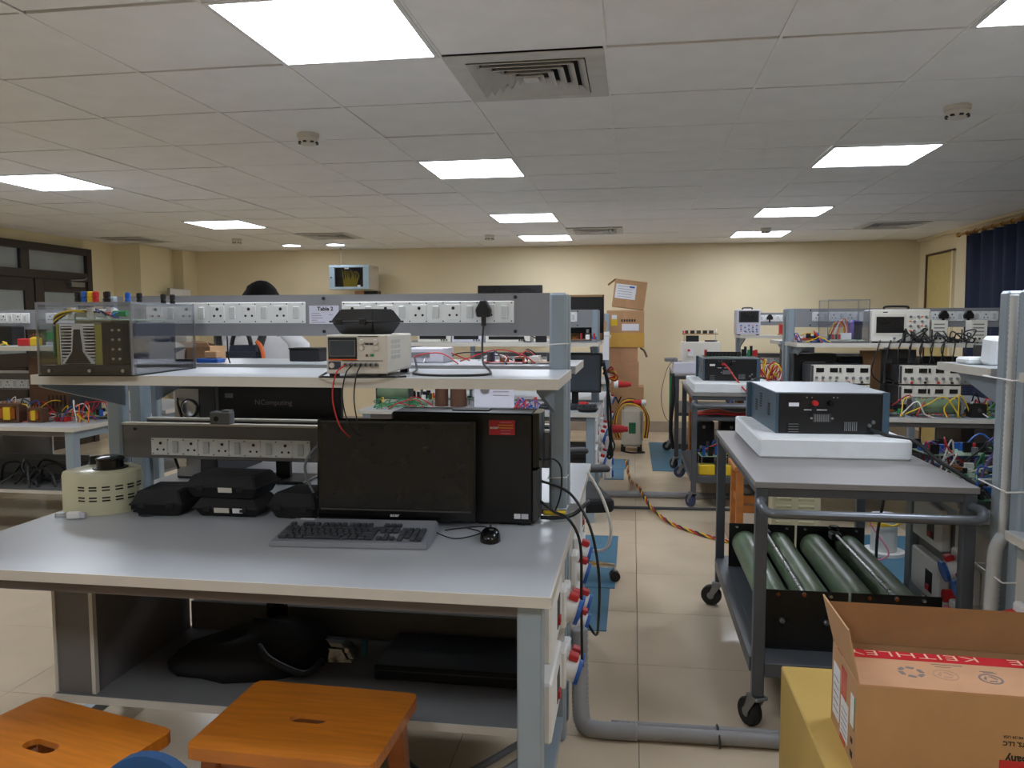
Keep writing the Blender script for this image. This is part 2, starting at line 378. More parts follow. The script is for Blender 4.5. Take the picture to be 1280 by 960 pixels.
# door in the right wall
d2 = struct(thing('door_2', 'cream flush door with dark top gap in the right wall', 'door', (XR, 9.53, 0)))
bx('frame', (-.03, -.4, 0), (0, -.36, 2.19), 'wall', d2); bx('frame', (-.03, .36, 0), (0, .4, 2.19), 'brown', d2); bx('frame', (-.03, -.4, 2.17), (0, .36, 2.19), 'brown', d2)
bx('leaf', (-.02, -.36, .005), (-.002, .355, 2.165), 'door_cream', d2); bx('latch', (-.05, .33, 1.5), (-.02, .37, 1.53), 'black', d2); tube('bolt_rod', [(-.03, .35, 1.53), (-.03, .35, 1.85)], .008, 'brown', d2)
tag(tube('wall_conduit', [(XR - .008, 8.77, .02), (XR - .008, 8.77, 2.3)], .008, 'pipe_white', None, 6, 2, False), 'thin vertical conduit on the right wall beside the curtain', 'conduit')
# curtain
vs, fs = [], []; nn = 120; cy_ = [8.57 - (8.57 - 4.2) * k / nn for k in range(nn + 1)]
for k, y in enumerate(cy_):
    for q in range(6):
        z = .25 + (2.27 - .25) * q / 5; amp = .035 + .012 * math.sin(k * .3); vs.append((XR - .11 + amp * math.sin(k * .95 + .4 * math.sin(k * .21)) + .006 * math.sin(q + k), y + .01 * math.sin(q * 1.3), z))
for k in range(nn):
    for q in range(5): a = k * 6 + q; fs.append((a, a + 6, a + 7, a + 1))
me = raw(vs, fs, True); cur = mk('curtain', me, 'curtain'); cur.modifiers.new('s', 'SOLIDIFY').thickness = .004
tag(cur, 'long dark navy pleated curtain along the right wall', 'curtain')
t = thing('curtain_rod', 'gold curtain rod above the navy curtain', 'curtain rod', (XR - .11, 8.76, 2.3))
tube('rod', [(0, 0, 0), (0, -4.6, 0)], .014, 'brass', t, 8, 1, False); lathe('finial', [(.004, -.03), (.022, -.02), (.026, 0), (.016, .02), (.006, .03)], 'brass', t, (0, .02, 0), (PI / 2, 0, 0), 10)
for k in range(22): lathe('ring', [(.018, -.004), (.024, -.004), (.024, .004), (.018, .004)], 'brass', t, (0, -.2 - k * .19, -.006), (PI / 2, 0, 0), 10)
for k in (0.08, 2.2, 4.4): bx('bracket', (-.01, -k - .01, -.01), (.108, -k + .01, .01), 'brass', t)
# ------------------------------------------------------------------ lab benches
W = 1.74
def socket_strip(parent, x0, z0, pairs, pitch=.116, h=.072, y=.79):
    wd = pairs * pitch + .01
    st = box('socket_strip', (x0 + wd / 2, y - .004, z0), (wd, .008, h), 'socket_white', parent, .002)
    for k in range(pairs):
        cx = -wd / 2 + .005 + k * pitch
        so = box('socket', (cx + .034, -.0055, 0), (.05, .003, .05), 'socket_white', st, .001)
        sw = box('switch', (cx + .09, -.0065, 0), (.022, .006, .042), 'socket_shade', st, .002)
        for q, (ax, az, r) in enumerate(((0, .013, .0055), (-.012, -.01, .004), (.012, -.01, .004))):
            lathe('socket_hole', [(r, 0), (r, .0015)], 'black', st, (cx + .034 + ax, -.007, az), (PI / 2, 0, 0), 8)
    for k in range(pairs * 2 + 1):
        for sz in (-1, 1):
            lathe('screw', [(.0025, 0), (.0025, .001)], 'dark_grey', st, (-wd / 2 + .008 + k * (wd - .016) / (pairs * 2), -.004, sz * (h / 2 - .006)), (PI / 2, 0, 0), 6)
    return st
def make_bench(side, gear=True):
    "faces -Y, origin on the floor at the front left corner; side=+1: aisle on the right"
    t = thing('lab_bench', 'x', 'workbench')
    X = (lambda x: x) if side > 0 else (lambda x: W - x)
    def b(n, a, c, m, bev=0., p=None): return bx(n, (X(a[0]), a[1], a[2]), (X(c[0]), c[1], c[2]), m, p or t, bev)
    b('desktop', (.004, .004, .755), (W - .004, .79, .78), 'desk_top')
    b('edge_band', (0, 0, .754), (W, .004, .7805), 'edge_band'); b('edge_band', (0, .004, .754), (.004, .79, .7805), 'edge_band'); b('edge_band', (W - .004, .004, .754), (W, .79, .7805), 'edge_band')
    b('apron', (.08, .03, .72), (W - .085, .055, .754), 'beam'); b('apron', (.08, .70, .70), (W - .085, .73, .754), 'beam')
    for x in (.03, W - .07): b('side_rail', (x, .09, .70), (x + .035, .78, .754), 'post')
    for x in (.024, W - .085): b('leg', (x, .025, 0), (x + .06, .085, .754), 'post', .004)
    for x in (.054, W - .088): b('post', (x, .78, 0), (x + .056, .84, 1.513), 'post', .008)
    for x in (.04, W - .08): b('foot_rail', (x, .085, .05), (x + .04, .78, .09), 'post')
    b('upper_panel', (.11, .79, 1.373), (W - .088, .815, 1.513), 'panel_grey')
    for x in (.2, .88, W - .2):
        for z in (1.388, 1.5): lathe('panel_bolt', [(.006, 0), (.006, .004)], 'black', t, (X(x), .79, z), (PI / 2, 0, 0), 8)
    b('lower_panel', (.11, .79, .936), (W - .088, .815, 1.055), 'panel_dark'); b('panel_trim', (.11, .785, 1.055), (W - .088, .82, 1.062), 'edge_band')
    for x in (.16, W - .14): lathe('panel_bolt', [(.006, 0), (.006, .004)], 'black', t, (X(x), .79, 1.04), (PI / 2, 0, 0), 8)
    for x0 in ((.225, .946) if side > 0 else (W - .816, W - 1.528)): socket_strip(t, x0, 1.452, 5)
    for x0 in ((.224, .848) if side > 0 else (W - .814, W - 1.438)): socket_strip(t, x0, .979, 5, .1175, .062)
    b('shelf', (.144, .334, 1.238), (W - .019, .778, 1.264), 'desk_top'); b('edge_band', (.14, .33, 1.236), (W - .015, .334, 1.2645), 'edge_band')
    b('edge_band', (.14, .334, 1.236), (.144, .778, 1.2645), 'edge_band'); b('edge_band', (W - .019, .334, 1.236), (W - .015, .778, 1.2645), 'edge_band')
    for x in (.13, W - .075):
        prism('shelf_bracket', [(.778, 1.236), (.38, 1.236), (.38, 1.224), (.778, 1.125)], .012, 'bracket', t, (X(x) - .006, 0, 0), (PI / 2, 0, PI / 2))
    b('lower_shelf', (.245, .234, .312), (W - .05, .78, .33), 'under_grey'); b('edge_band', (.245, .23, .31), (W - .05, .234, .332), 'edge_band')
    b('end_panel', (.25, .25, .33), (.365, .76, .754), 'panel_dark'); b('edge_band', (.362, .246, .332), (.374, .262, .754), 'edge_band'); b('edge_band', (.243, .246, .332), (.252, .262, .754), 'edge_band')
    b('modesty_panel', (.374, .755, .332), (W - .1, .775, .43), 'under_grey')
    if not gear: return t
    b('side_panel', (W - .075, .1, .312), (W - .055, .78, .754), 'panel_dark'); b('edge_band', (W - .058, .5, .312), (W - .04, .512, .754), 'edge_band')
    b('socket_panel', (W - .055, .512, .29), (W - .035, .78, .754), 'edge_band')
    for z in (.64, .43):
        e = b('switch_enclosure', (W - .055, .14, z - .085), (W - .014, .43, z + .075), 'white', .006)
        s = side
        box('window', (s * .0205, .05, -.01), (.003, .07, .08), 'black', e); box('lever', (s * .024, .05, -.035), (.006, .03, .02), 'red', e)
    for (yy, z, lid) in ((.58, .55, 'red'), (.70, .52, 'blue'), (.58, .36, 'red'), (.70, .33, 'blue')):
        e = b('industrial_socket', (W - .035, yy - .04, z - .06), (W - .01, yy + .04, z + .06), 'white', .006)
        cyl('collar', (side * .026, 0, -.012), .034, .045, 'white', e, 'x', 14, None, (0, side * (PI / 2 + .3), 0))
        cyl('lid', (side * .046, 0, -.02), .039, .012, 'blue', e, 'x', 14, None, (0, side * (PI / 2 + .3), 0)); box('red_tag', (side * .034, 0, .03), (.03, .034, .02), 'red', e, .003, (0, side * .3, 0))
    return t
bR = make_bench(1); bL = make_bench(-1); bP = make_bench(1, False); bQ = make_bench(-1, False)
def place(p, x, y, rz, label, first=[]):
    if p.name in first: o = copy_tree(p)
    else: o = p; first.append(p.name)
    o.location = (x, y, 0); o.rotation_euler = (0, 0, rz); o['label'] = label; o['group'] = 'lab benches'
    return o
AX0, AX1, AY = -1.92, -.18, 1.77
benchA = place(bR, AX0, AY, 0, 'grey lab bench in front with desktop computer, shelf and table number card')
DX = 1.13
benchD = place(bL, DX, AY, 0, 'lab bench cut by the right edge of the picture, behind the open carton')
place(bL, AX1, AY + 1.75, PI, 'lab bench back to back with the front left bench, carrying the monitor seen from behind')
place(bR, DX + W, AY + 1.75, PI, 'lab bench behind the one at the right picture edge, white foam on its shelf')
BY = 5.45
place(bR, AX0 - .05, BY, 0, 'second lab bench on the left of the aisle with black monitor and keyboard'); place(bL, AX1 - .05, BY + 1.75, PI, 'lab bench back to back behind the second left bench')
benchE = place(bL, DX, BY, 0, 'lab bench on the right with oscilloscope, power supplies and green resistor tube'); place(bR, DX + W, BY + 1.75, PI, 'lab bench back to back behind the oscilloscope bench')
CY = 8.42
place(bR, AX0 - .05, CY, 0, 'farthest lab bench left of the aisle, beside the carton stack'); benchF = place(bL, DX, CY, 0, 'farthest lab bench right of the aisle with the upright oscilloscope')
LX0, LX1, LY = -5.1, -3.36, 4.29
place(bP, LX0, LY, 0, 'lab bench at the left picture edge covered with transformers and tangled wires'); place(bQ, LX1, LY + 1.75, PI, 'lab bench back to back behind the far left bench')
DT, SH, LS = .7805, 1.2645, .332     # desktop, shelf, lower shelf heights
# table card
t = thing('table_card', 'printed white table number card on the grey panel of the front bench', 'sign', (-1.09, AY + .789, 1.445))
box('card', (.05, 0, 0), (.105, .002, .062), 'tablecard', t)
text('lettering', 'Table 2', .018, 'ink', t, (.027, -.0012, .014), FR, 'LEFT', 1.05, .0006)
for k, wd in enumerate((.03, .035, .04, .02, .05)): box('printed_line', (.006 + wd / 2, -.0013, .004 - k * .0075), (wd, .0006, .0016), 'ink_soft', t)
box('printed_line', (.075, -.0013, .0), (.012, .0006, .0014), 'ink_soft', t)
# ------------------------------------------------------------------ stools
def ringplate(outer, inner, h):
    n = len(outer); vs = []
    for z in (0, h):
        vs += [(x, y, z) for x, y in outer] + [(x, y, z) for x, y in inner]
    fs = []
    for i in range(n):
        j = (i + 1) % n
        fs += [(i, n + i, n + j, j), (2 * n + i, 2 * n + j, 3 * n + j, 3 * n + i), (i, j, 2 * n + j, 2 * n + i), (n + i, 3 * n + i, 3 * n + j, n + j)]
    return raw(vs, fs)
def radial(poly, n=64):
    out = []
    for k in range(n):
        a = 2 * PI * k / n; dx, dy = math.cos(a), math.sin(a); best = None
        for i in range(len(poly)):
            (x1, y1), (x2, y2) = poly[i], poly[(i + 1) % len(poly)]
            ex, ey = x2 - x1, y2 - y1; det = dx * -ey + dy * ex
            if abs(det) < 1e-12: continue
            tt = (x1 * -ey + y1 * ex) / det; u = (dx * y1 - dy * x1) / det
            if tt > 0 and -1e-6 <= u <= 1 + 1e-6: best = tt if best is None else max(best, tt)
        out.append((dx * best, dy * best))
    return out
def stool(label, x, y, rz, w=.455, d=.345, h=.45):
    t = thing('wooden_stool', label, 'stool', (x, y, 0), rz, 'orange wooden stools')
    me = ringplate(radial(rrect(w, d, .022), 96), radial(rrect(.095, .042, .02), 96), .014)
    mk('seat', me, 'stool_wood', t, (0, 0, h - .014)); mk('seat_edge', ringplate(radial(rrect(w, d, .022), 96), radial(rrect(w - .07, d - .07, .02), 96), .016), 'stool_wood', t, (0, 0, h - .03))
    for sx in (-1, 1):
        for sy in (-1, 1):
            cx, cy = sx * (w / 2 - .05), sy * (d / 2 - .045)
            hexa('leg', [(cx + sx * .02 + a * .022, cy + sy * .015 + b * .022, 0) for a, b in ((-1, -1), (1, -1), (1, 1), (-1, 1))], [(cx + a * .022, cy + b * .022, h - .03) for a, b in ((-1, -1), (1, -1), (1, 1), (-1, 1))], 'stool_edge', t, (0, 0, 0), .003)
    for sy in (-1, 1): box('apron', (0, sy * (d / 2 - .045), h - .062), (w - .14, .02, .064), 'stool_edge', t); box('stretcher', (0, sy * (d / 2 - .035), .14), (w - .12, .02, .03), 'stool_edge', t)
    for sx in (-1, 1): box('apron', (sx * (w / 2 - .05), 0, h - .062), (.02, d - .13, .064), 'stool_edge', t); box('stretcher', (sx * (w / 2 - .04), 0, .18), (.02, d - .11, .03), 'stool_edge', t)
    return t
stool('orange wooden stool tucked under the front desk, with a hand slot', -.776, 1.76, -.03)
stool('orange wooden stool at the bottom left corner, with a hand slot', -1.335, 1.55, -.24)
t = thing('blue_chair', 'dark blue padded chair back just showing at the bottom picture edge', 'chair', (-.83, 1.2, 0))
lathe('backrest', [(.0, -.03), (.075, -.028), (.1, -.012), (.1, .012), (.075, .028), (0, .03)], 'blue_cloth', t, (0, 0, .567), (PI / 2 - .1, 0, 0), 28)
for s in (-1, 1): tube('leg', [(s * .06, .0, .52), (s * .12, -.02, .01)], .012, 'steel', t, 8, 1, False)
# ------------------------------------------------------------------ desktop computer
MY = 2.33
t = thing('computer_monitor', 'black flat monitor switched off on the front desk', 'monitor', (-.725, MY, DT), .03)
mr = (-.06, 0, 0)
mo = box('housing', (0, .012, .18), (.505, .028, .318), 'black_gloss', t, .006, mr)
box('screen', (0, -.0145, .012), (.468, .001, .262), 'screen', mo)
for a, b, c_, d_ in ((0, .148, .478, .006), (0, -.126, .478, .004)): box('screen_border', (a, -.0148, b), (c_, .002, d_), 'dark_grey', mo)
text('lettering', 'acer', .014, 'paper', mo, (.0, -.0155, -.145), FR, 'CENTER', 1.2, .0004)
box('back_bulge', (0, .026, -.01), (.3, .02, .2), 'black', mo, .008); box('stand_neck', (0, .03, .07), (.06, .018, .14), 'black', t, .004); lathe('stand_base', [(.09, 0), (.09, .006), (.03, .012)], 'black', t, (0, .0, 0))
t = thing('computer_tower', 'black desktop computer tower standing sideways behind the monitor', 'computer', (-.53, 2.475, DT))
tw = box('body', (0, 0, .18), (.455, .15, .35), 'black', t, .006)
for s in (-1, 1):
    for u in (-1, 1): cyl('foot', (s * .19, u * .05, .004), .015, .008, 'rubber', t)
hexa('front_bezel', [(.2275, -.075, -.172), (.232, .075, -.172), (.232, .075, -.175), (.2275, -.075, -.175)], [(.2275, -.075, .172), (.232, .075, .172), (.232, .075, .175), (.2275, -.075, .175)], 'black_gloss', tw)
prism('bezel_curve', [(0, 0), (.018, .01), (.026, .05), (.026, .1), (.018, .14), (0, .15)], .17, 'black_gloss', t, (.2275, -.075, .185), (0, 0, 0))
prism('bezel_lower', [(0, 0), (.012, .01), (.016, .05), (.016, .1), (.012, .14), (0, .15)], .16, 'dark_grey', t, (.2275, -.075, .015), (0, 0, 0))
st = box('red_sticker', (.13, -.0755, .31), (.082, .0012, .046), 'tape_red', t); st['label'] = 'red promotional sticker'
text('lettering', 'acer', .013, 'paper', st, (-.037, -.001, -.004), FR, 'LEFT', 1.2, .0004)
for k, (wd, m) in enumerate(((.036, 'pink'), (.046, 'yellow'), (.046, 'yellow'), (.034, 'pink'), (.03, 'pink'))): box('printed_line', (.012, -.001, .016 - k * .0085), (wd, .0006, .0022), m, st)
box('badge', (.178, -.0755, .03), (.02, .001, .016), 'paper', t); box('badge', (.202, -.0755, .03), (.022, .001, .016), 'paper_grey', t)
box('top_plate', (.02, 0, .357), (.12, .05, .004), 'dark_grey', t)
# keyboard
t = thing('keyboard', 'grey keyboard with dark keys in front of the monitor', 'keyboard', (-.80, 2.185, DT), .07)
KW, KD = .462, .205
hexa('body', [(-KW / 2, -KD / 2, 0), (KW / 2, -KD / 2, 0), (KW / 2, KD / 2, 0), (-KW / 2, KD / 2, 0)], [(-KW / 2 + .004, -KD / 2 + .004, .016), (KW / 2 - .004, -KD / 2 + .004, .016), (KW / 2 - .008, KD / 2 - .004, .034), (-KW / 2 + .008, KD / 2 - .004, .034)], 'kb_grey', t, (0, 0, 0), .003)
ks = math.atan2(.018, KD - .008); u = .0187
def kz(y): return .016 + (y + KD / 2) * .018 / KD
def key(x, y, wd=1, m='key'):
    box('key', (x + wd * u / 2, y, kz(y) + .005), (wd * u - .0028, .0155, .009), m, t, .002, (ks, 0, 0))
x0 = -.212; ys = [-.072 + k * u for k in range(5)] + [.034]
for k in range(13):
    if k in (1,): continue
    key(x0 + (k + (0 if k < 1 else -.0) + (k > 4) * .3 + (k > 8) * .3) * u, .034)
for r, (n, a, z) in enumerate(((0, 0, 0), (10, 2.25, 2.75), (11, 1.75, 2.25), (12, 1.5, 1.5), (13, 1, 2))):
    y = ys[r]
    if r == 0:
        xx = x0
        for wd in (1.5, 1.25, 1.25, 6, 1.25, 1.25, 1.25, 1.25): key(xx, y, wd); xx += wd * u
    else:
        key(x0, y, a)
        for k in range(n): key(x0 + (a + k) * u, y)
        key(x0 + (a + n) * u, y, z)
for k in range(3):
    for r in (3, 4): key(x0 + (15.3 + k) * u, ys[r])
    key(x0 + (15.3 + k) * u, ys[0]); key(x0 + (15.3 + k) * u, .034)
key(x0 + 16.3 * u, ys[1])
for r in range(5):
    for k in range(4):
        if r == 0 and k == 1: continue
        key(x0 + (18.6 + k) * u, ys[r] - .004)
box('logo_strip', (-.18, KD / 2 - .012, kz(KD / 2 - .012) + .0008), (.045, .01, .001), 'paper_grey', t, 0, (ks, 0, 0))
# mouse
t = thing('computer_mouse', 'black computer mouse right of the keyboard', 'mouse', (-.408, 2.235, DT), .15)
vs, fs = [], []; NU, NV = 16, 8
for j in range(NV + 1):
    a = PI / 2 * j / NV
    for i in range(NU):
        b = 2 * PI * i / NU; y = math.sin(b) * .056 * math.cos(a) ** .6; x = math.cos(b) * .031 * math.cos(a) ** .6 * (1 - .12 * math.sin(b)); vs.append((x, y, .036 * math.sin(a) * (1 - .25 * max(0, y / .056))))
for j in range(NV):
    for i in range(NU): fs.append((j * NU + i, j * NU + (i + 1) % NU, (j + 1) * NU + (i + 1) % NU, (j + 1) * NU + i))
mk('shell', raw(vs, fs, True), 'black_gloss', t); cyl('wheel', (0, .03, .028), .009, .006, 'dark_grey', t, 'x'); box('button_split', (0, .035, .0305), (.0012, .03, .004), 'dark_grey', t, 0, (-.25, 0, 0))
cyl('logo_dot', (.004, -.02, .0345), .007, .002, 'steel', t)
def wire(label, pts, r, m, group=None, cat='cable', n=6, sub=6, name='cable'):
    return tag(tube(name, pts, r, m, None, n, sub), label, cat, group)
wire('thin black mouse cable trailing from the mouse towards the monitor', [(-.415, 2.29, DT + .005), (-.45, 2.36, DT + .004), (-.52, 2.33, DT + .004), (-.56, 2.30, DT + .004)], .002, 'black')
wire('thin black keyboard cable looping beside the keyboard', [(-.6, 2.27, DT + .012), (-.52, 2.22, DT + .003), (-.47, 2.25, DT + .003), (-.45, 2.3, DT + .003), (-.5, 2.34, DT + .003)], .002, 'black')
wire('grey monitor cable looping left of the monitor', [(-.97, 2.38, .84), (-1.02, 2.40, .86), (-1.06, 2.42, .95), (-1.02, 2.47, 1.02), (-.95, 2.5, 1.03)], .0045, 'mid_grey')
wire('black power cable hanging from the tower over the right desk edge', [(-.29, 2.46, .85), (-.24, 2.44, .82), (-.19, 2.42, .80), (-.155, 2.42, .72), (-.15, 2.40, .55), (-.15, 2.45, .34), (-.15, 2.47, .31), (-.175, 2.47, .31)], .005, 'black')
wire('black power cable curving down beside the blue sockets', [(-.29, 2.52, .90), (-.2, 2.54, .86), (-.13, 2.5, .76), (-.10, 2.5, .6), (-.105, 2.6, .40), (-.12, 2.75, .30), (-.15, 2.82, .31)], .005, 'black')
wire('white cable hanging at the bench side behind the post', [(-.15, 2.7, .9), (-.10, 2.75, .8), (-.07, 2.8, .68), (-.09, 2.88, .58), (-.15, 2.94, .55)], .006, 'white')
wire('short black audio cable plugged into the tower front', [(-.275, 2.44, .985), (-.24, 2.45, .985), (-.22, 2.47, .95), (-.225, 2.5, .86), (-.25, 2.53, .79)], .003, 'black')
wire('yellow plug lead at the foot of the tower', [(-.28, 2.5, .80), (-.245, 2.5, .80), (-.21, 2.51, .80)], .009, 'yellow'); wire('thick black plug cable on the desk beside the tower', [(-.285, 2.46, .795), (-.23, 2.46, .795), (-.18, 2.50, .80), (-.14, 2.6, .82)], .007, 'black')
# variac
t = thing('variable_transformer', 'cream round variable transformer with black knob on the front desk', 'transformer', (-1.785, 2.43, DT))
poly = [(.112 * math.cos(a), .112 * math.sin(a)) for a in [PI * (-.62 + 1.32 * k / 26) for k in range(27)]] + [(-.112, .1), (-.118, -.07)]
vs = []; n = len(poly)
for z, sc in ((0, 1), (.125, 1), (.137, .97), (.142, .9)): vs += [(x * sc, y * sc, z) for x, y in poly]
fs = [tuple(range(n - 1, -1, -1)), tuple(3 * n + i for i in range(n))]
for k in range(3): fs += [(k * n + i, k * n + (i + 1) % n, (k + 1) * n + (i + 1) % n, (k + 1) * n + i) for i in range(n)]
me = raw(vs, fs)
for p in me.polygons: p.use_smooth = len(p.vertices) == 4
me.set_sharp_from_angle(angle=.6)
mk('housing', me, 'beige', t)
for r_ in (.05, .06, .085, .095):
    for k in range(6):
        a = -PI * .62 + .25 + k * .36; box('vent_slot', (.1122 * math.cos(a), .1122 * math.sin(a), r_), (.003, .024, .0045), 'black', t, 0, (0, 0, a))
lathe('dial_plate', [(.056, .142), (.056, .146)], 'black', t, (.015, 0, 0)); lathe('knob', [(.044, .146), (.042, .17), (.046, .172), (.046, .178), (.03, .184)], 'black_gloss', t, (.015, 0, 0), (0, 0, 0), 14)
for k, (x, y) in enumerate(((-.095, .06), (-.065, .09))): cyl('terminal', (x, y, .155), .011, .032, 'black', t); cyl('terminal_base', (x, y, .142), .016, .006, 'black', t)
# black cases
def case(label, loc, rz, w, d, h, stickers=(), rot=None, mt='black_matte'):
    t = thing('instrument_case', label, 'case', loc, rz, 'black instrument cases', rot)
    i = .018
    lo = hexa('lower_shell', [(-w / 2 + i, -d / 2 + i, 0), (w / 2 - i, -d / 2 + i, 0), (w / 2 - i, d / 2 - i, 0), (-w / 2 + i, d / 2 - i, 0)], [(-w / 2, -d / 2, h * .5), (w / 2, -d / 2, h * .5), (w / 2, d / 2, h * .5), (-w / 2, d / 2, h * .5)], mt, t, (0, 0, 0), .004)
    hexa('lid', [(-w / 2 - .002, -d / 2 - .002, h * .5), (w / 2 + .002, -d / 2 - .002, h * .5), (w / 2 + .002, d / 2 + .002, h * .5), (-w / 2 - .002, d / 2 + .002, h * .5)], [(-w / 2 + i, -d / 2 + i, h), (w / 2 - i, -d / 2 + i, h), (w / 2 - i, d / 2 - i, h), (-w / 2 + i, d / 2 - i, h)], mt, t, (0, 0, 0), .004)
    box('seam_rim', (0, 0, h * .5), (w + .008, d + .008, .006), mt, t, .002)
    for s in (-1, 1): box('latch', (s * w * .28, -d / 2 - .003, h * .48), (.024, .006, .02), mt, t, .002)
    for (x, wd, m) in stickers: box('sticker', (x, -d / 2 - .0045, h * .42), (wd, .002, .016), m, t, 0, (.12, 0, 0))
    return t
case('flat black case left of the case stack beside the transformer', (-1.555, 2.43, DT), .12, .17, .19, .085)
case('black case at the bottom of the stack, with two small stickers', (-1.315, 2.44, DT), .02, .225, .16, .062, ((-.01, .052, 'instr_cream'), (.045, .034, 'paper')))
case('black case on top of the stack, with one cream sticker', (-1.325, 2.44, DT + .063), -.02, .25, .17, .075, ((.02, .048, 'instr_cream'),))
case('black case right of the stack, partly behind the monitor', (-1.075, 2.45, DT), -.12, .17, .18, .085)
# small desk things
lathe('cable_grommet', [(.034, 0), (.034, .003), (.026, .005)], 'dark_grey', None, (-1.59, 2.37, DT)); tag(bpy.data.objects['cable_grommet'], 'dark round cable grommet set in the front desk', 'grommet')
t = thing('mains_plug', 'black three-pin plug lying on the front desk beside the transformer', 'plug', (-1.645, 2.40, DT + .018), .2)
prism('plug_body', rrect(.045, .03, .01), .032, 'black', t, (0, .016, 0), (PI / 2, 0, 0)); 
for x in (-.011, .011, 0): cyl('pin', (x, -.024, -.006 if x else .008), .003, .024, 'metal', t, 'y', 8)
t = thing('clear_adapter', 'small clear plastic connector lying on the left desk corner', 'connector', (-1.80, 2.28, DT), .3)
box('body', (0, 0, .012), (.04, .022, .022), 'white', t, .003); box('cap', (.028, 0, .011), (.018, .018, .018), 'paper_grey', t, .002); cyl('plug_end', (-.035, 0, .012), .009, .04, 'plastic_bag', t, 'x')
t = thing('grey_adapter', 'grey square plug adapter sitting on the lower panel rail', 'adapter', (-1.43, AY + .80, 1.062))
box('body', (0, 0, .022), (.075, .04, .044), 'mid_grey', t, .004); cyl('hole', (-.012, -.0205, .02), .009, .002, 'black', t, 'y'); box('cap', (.02, 0, .047), (.03, .03, .006), 'mid_grey', t)
# ------------------------------------------------------------------ shelf of the front bench
RA = .10
t = thing('inverter_rig', 'power converter with heat sink in a clear acrylic box with coloured terminals', 'electronics', (-1.425, 2.075, SH), RA)
RW, RD, RH = .285, .40, .21      # local: x from -RW to 0, y 0..RD
bx('base_plate', (-RW, 0, .0), (0, RD, .004), 'black', t); bx('base_rail', (-RW + .006, .006, .004), (-.006, .03, .032), 'black', t); bx('base_rail', (-RW + .006, RD - .03, .004), (-.006, RD - .006, .032), 'black', t)
for a, b in (((-RW, 0, .004), (0, .004, RH)), ((-RW, RD - .004, .004), (0, RD, RH)), ((-RW, .004, .004), (-RW + .004, RD - .004, RH)), ((-.004, .004, .004), (0, RD - .004, RH)), ((-RW, 0, RH), (0, RD, RH + .004))): bx('acrylic_panel', a, b, 'acrylic', t)
for x in (-RW, -.005):
    for y in (-.001, RD - .004): bx('acrylic_edge', (x, y, .004), (x + .005, y + .005, RH), 'acrylic_edge', t)
for y in (-.001, RD - .004): bx('acrylic_edge', (-RW, y, RH - .001), (0, y + .005, RH + .005), 'acrylic_edge', t)
for x in (-RW, -.005): bx('acrylic_edge', (x, 0, RH - .001), (x + .005, RD, RH + .005), 'acrylic_edge', t)
for x in (-.25, -.13, -.03): cyl('screw', (x, -.002, .016), .005, .004, 'metal', t, 'y', 10)
bx('heat_sink', (-.235, .03, .032), (-.232, .2, .145), 'alu', t)
for k in range(12):
    z = .038 + k * .0092; bx('fin', (-.23, .03, z), (-.19 - .02 * max(0, (4 - k)) / 4, .2, z + .003), 'alu', t); bx('fin', (-.172 + .02 * max(0, (4 - k)) / 4, .03, z), (-.13, .2, z + .003), 'alu', t)
prism('sink_core', [(-.05, 0), (.05, 0), (.045, .01), (.022, .035), (.016, .115), (-.016, .115), (-.022, .035), (-.045, .01)], .17, 'alu', t, (-.181, .2, .034), (PI / 2, 0, 0))
prism('sink_gap', [(-.038, 0), (.038, 0), (.014, .035), (.008, .1), (-.008, .1), (-.014, .035)], .006, 'black', t, (-.181, .03, .036), (PI / 2, 0, 0))
bx('sink_cap', (-.235, .03, .145), (-.13, .2, .152), 'alu', t); bx('insulator', (-.128, .03, .032), (-.108, .2, .15), 'olive', t); bx('black_plate', (-.107, .03, .032), (-.085, .2, .155), 'black', t); bx('insulator', (-.245, .03, .032), (-.237, .2, .15), 'olive', t);
bx('module_block', (-.084, .03, .034), (-.045, .34, .155), 'black', t); bx('module_block', (-.044, .06, .034), (-.02, .3, .155), 'navy', t)
for k in range(4):
    for q in range(2): lathe('module_bolt', [(.003, 0), (.0045, .003)], 'metal', t, (-.074 + q * .02, .03, .05 + k * .028), (PI / 2, 0, 0), 8)
bx('green_board', (-.262, .04, .06), (-.258, .2, .145), 'pcb', t); bx('green_connector', (-.282, .04, .105), (-.262, .06, .128), 'green', t)
bx('upper_board', (-.24, .03, .162), (-.05, .3, .166), 'pcb_pale', t); bx('board_support', (-.2, .05, .152), (-.09, .2, .162), 'instr_cream', t)
for k in range(5): cyl('capacitor', (-.215 + k * .03, .06 + .01 * (k % 2), .183), .012, .034, 'instr_cream' if k < 3 else 'white', t, 'x' if k % 2 else 'z', 12)
cyl('green_resistor', (-.075, .06, .182), .009, .06, 'green', t, 'x', 12); cyl('coil', (-.11, .09, .184), .016, .03, 'white', t, 'y')
for k, m in enumerate(('yellow', 'black', 'yellow', 'black')): tube('lead', [(-.15 + k * .008, .06, .185), (-.2, .035 + k * .004, .19), (-.245, .03, .175 - k * .006), (-.258, .05, .15), (-.24, .06, .14)], .0028, m, t)
for k, m in enumerate(('blue', 'black', 'red', 'blue')): tube('lead', [(-.13 + k * .02, .05, .185), (-.12 + k * .015, .03, .195 - k * .006), (-.1 + k * .01, .06, .17)], .0022, m, t)
for x, y, m in ((-.175, .03, 'black'), (-.155, .03, 'blue'), (-.137, .03, 'yellow'), (-.12, .03, 'red'), (-.10, .05, 'black'), (-.085, .03, 'black'), (-.09, .14, 'yellow'), (-.075, .12, 'blue'), (-.06, .16, 'black'), (-.035, .26, 'black'), (-.025, .3, 'black')):
    lathe('terminal_post', [(.008, 0), (.0085, .012), (.0065, .014), (.0085, .016), (.0085, .03), (.006, .032)], m, t, (x, y, RH + .004), (0, 0, 0), 12)
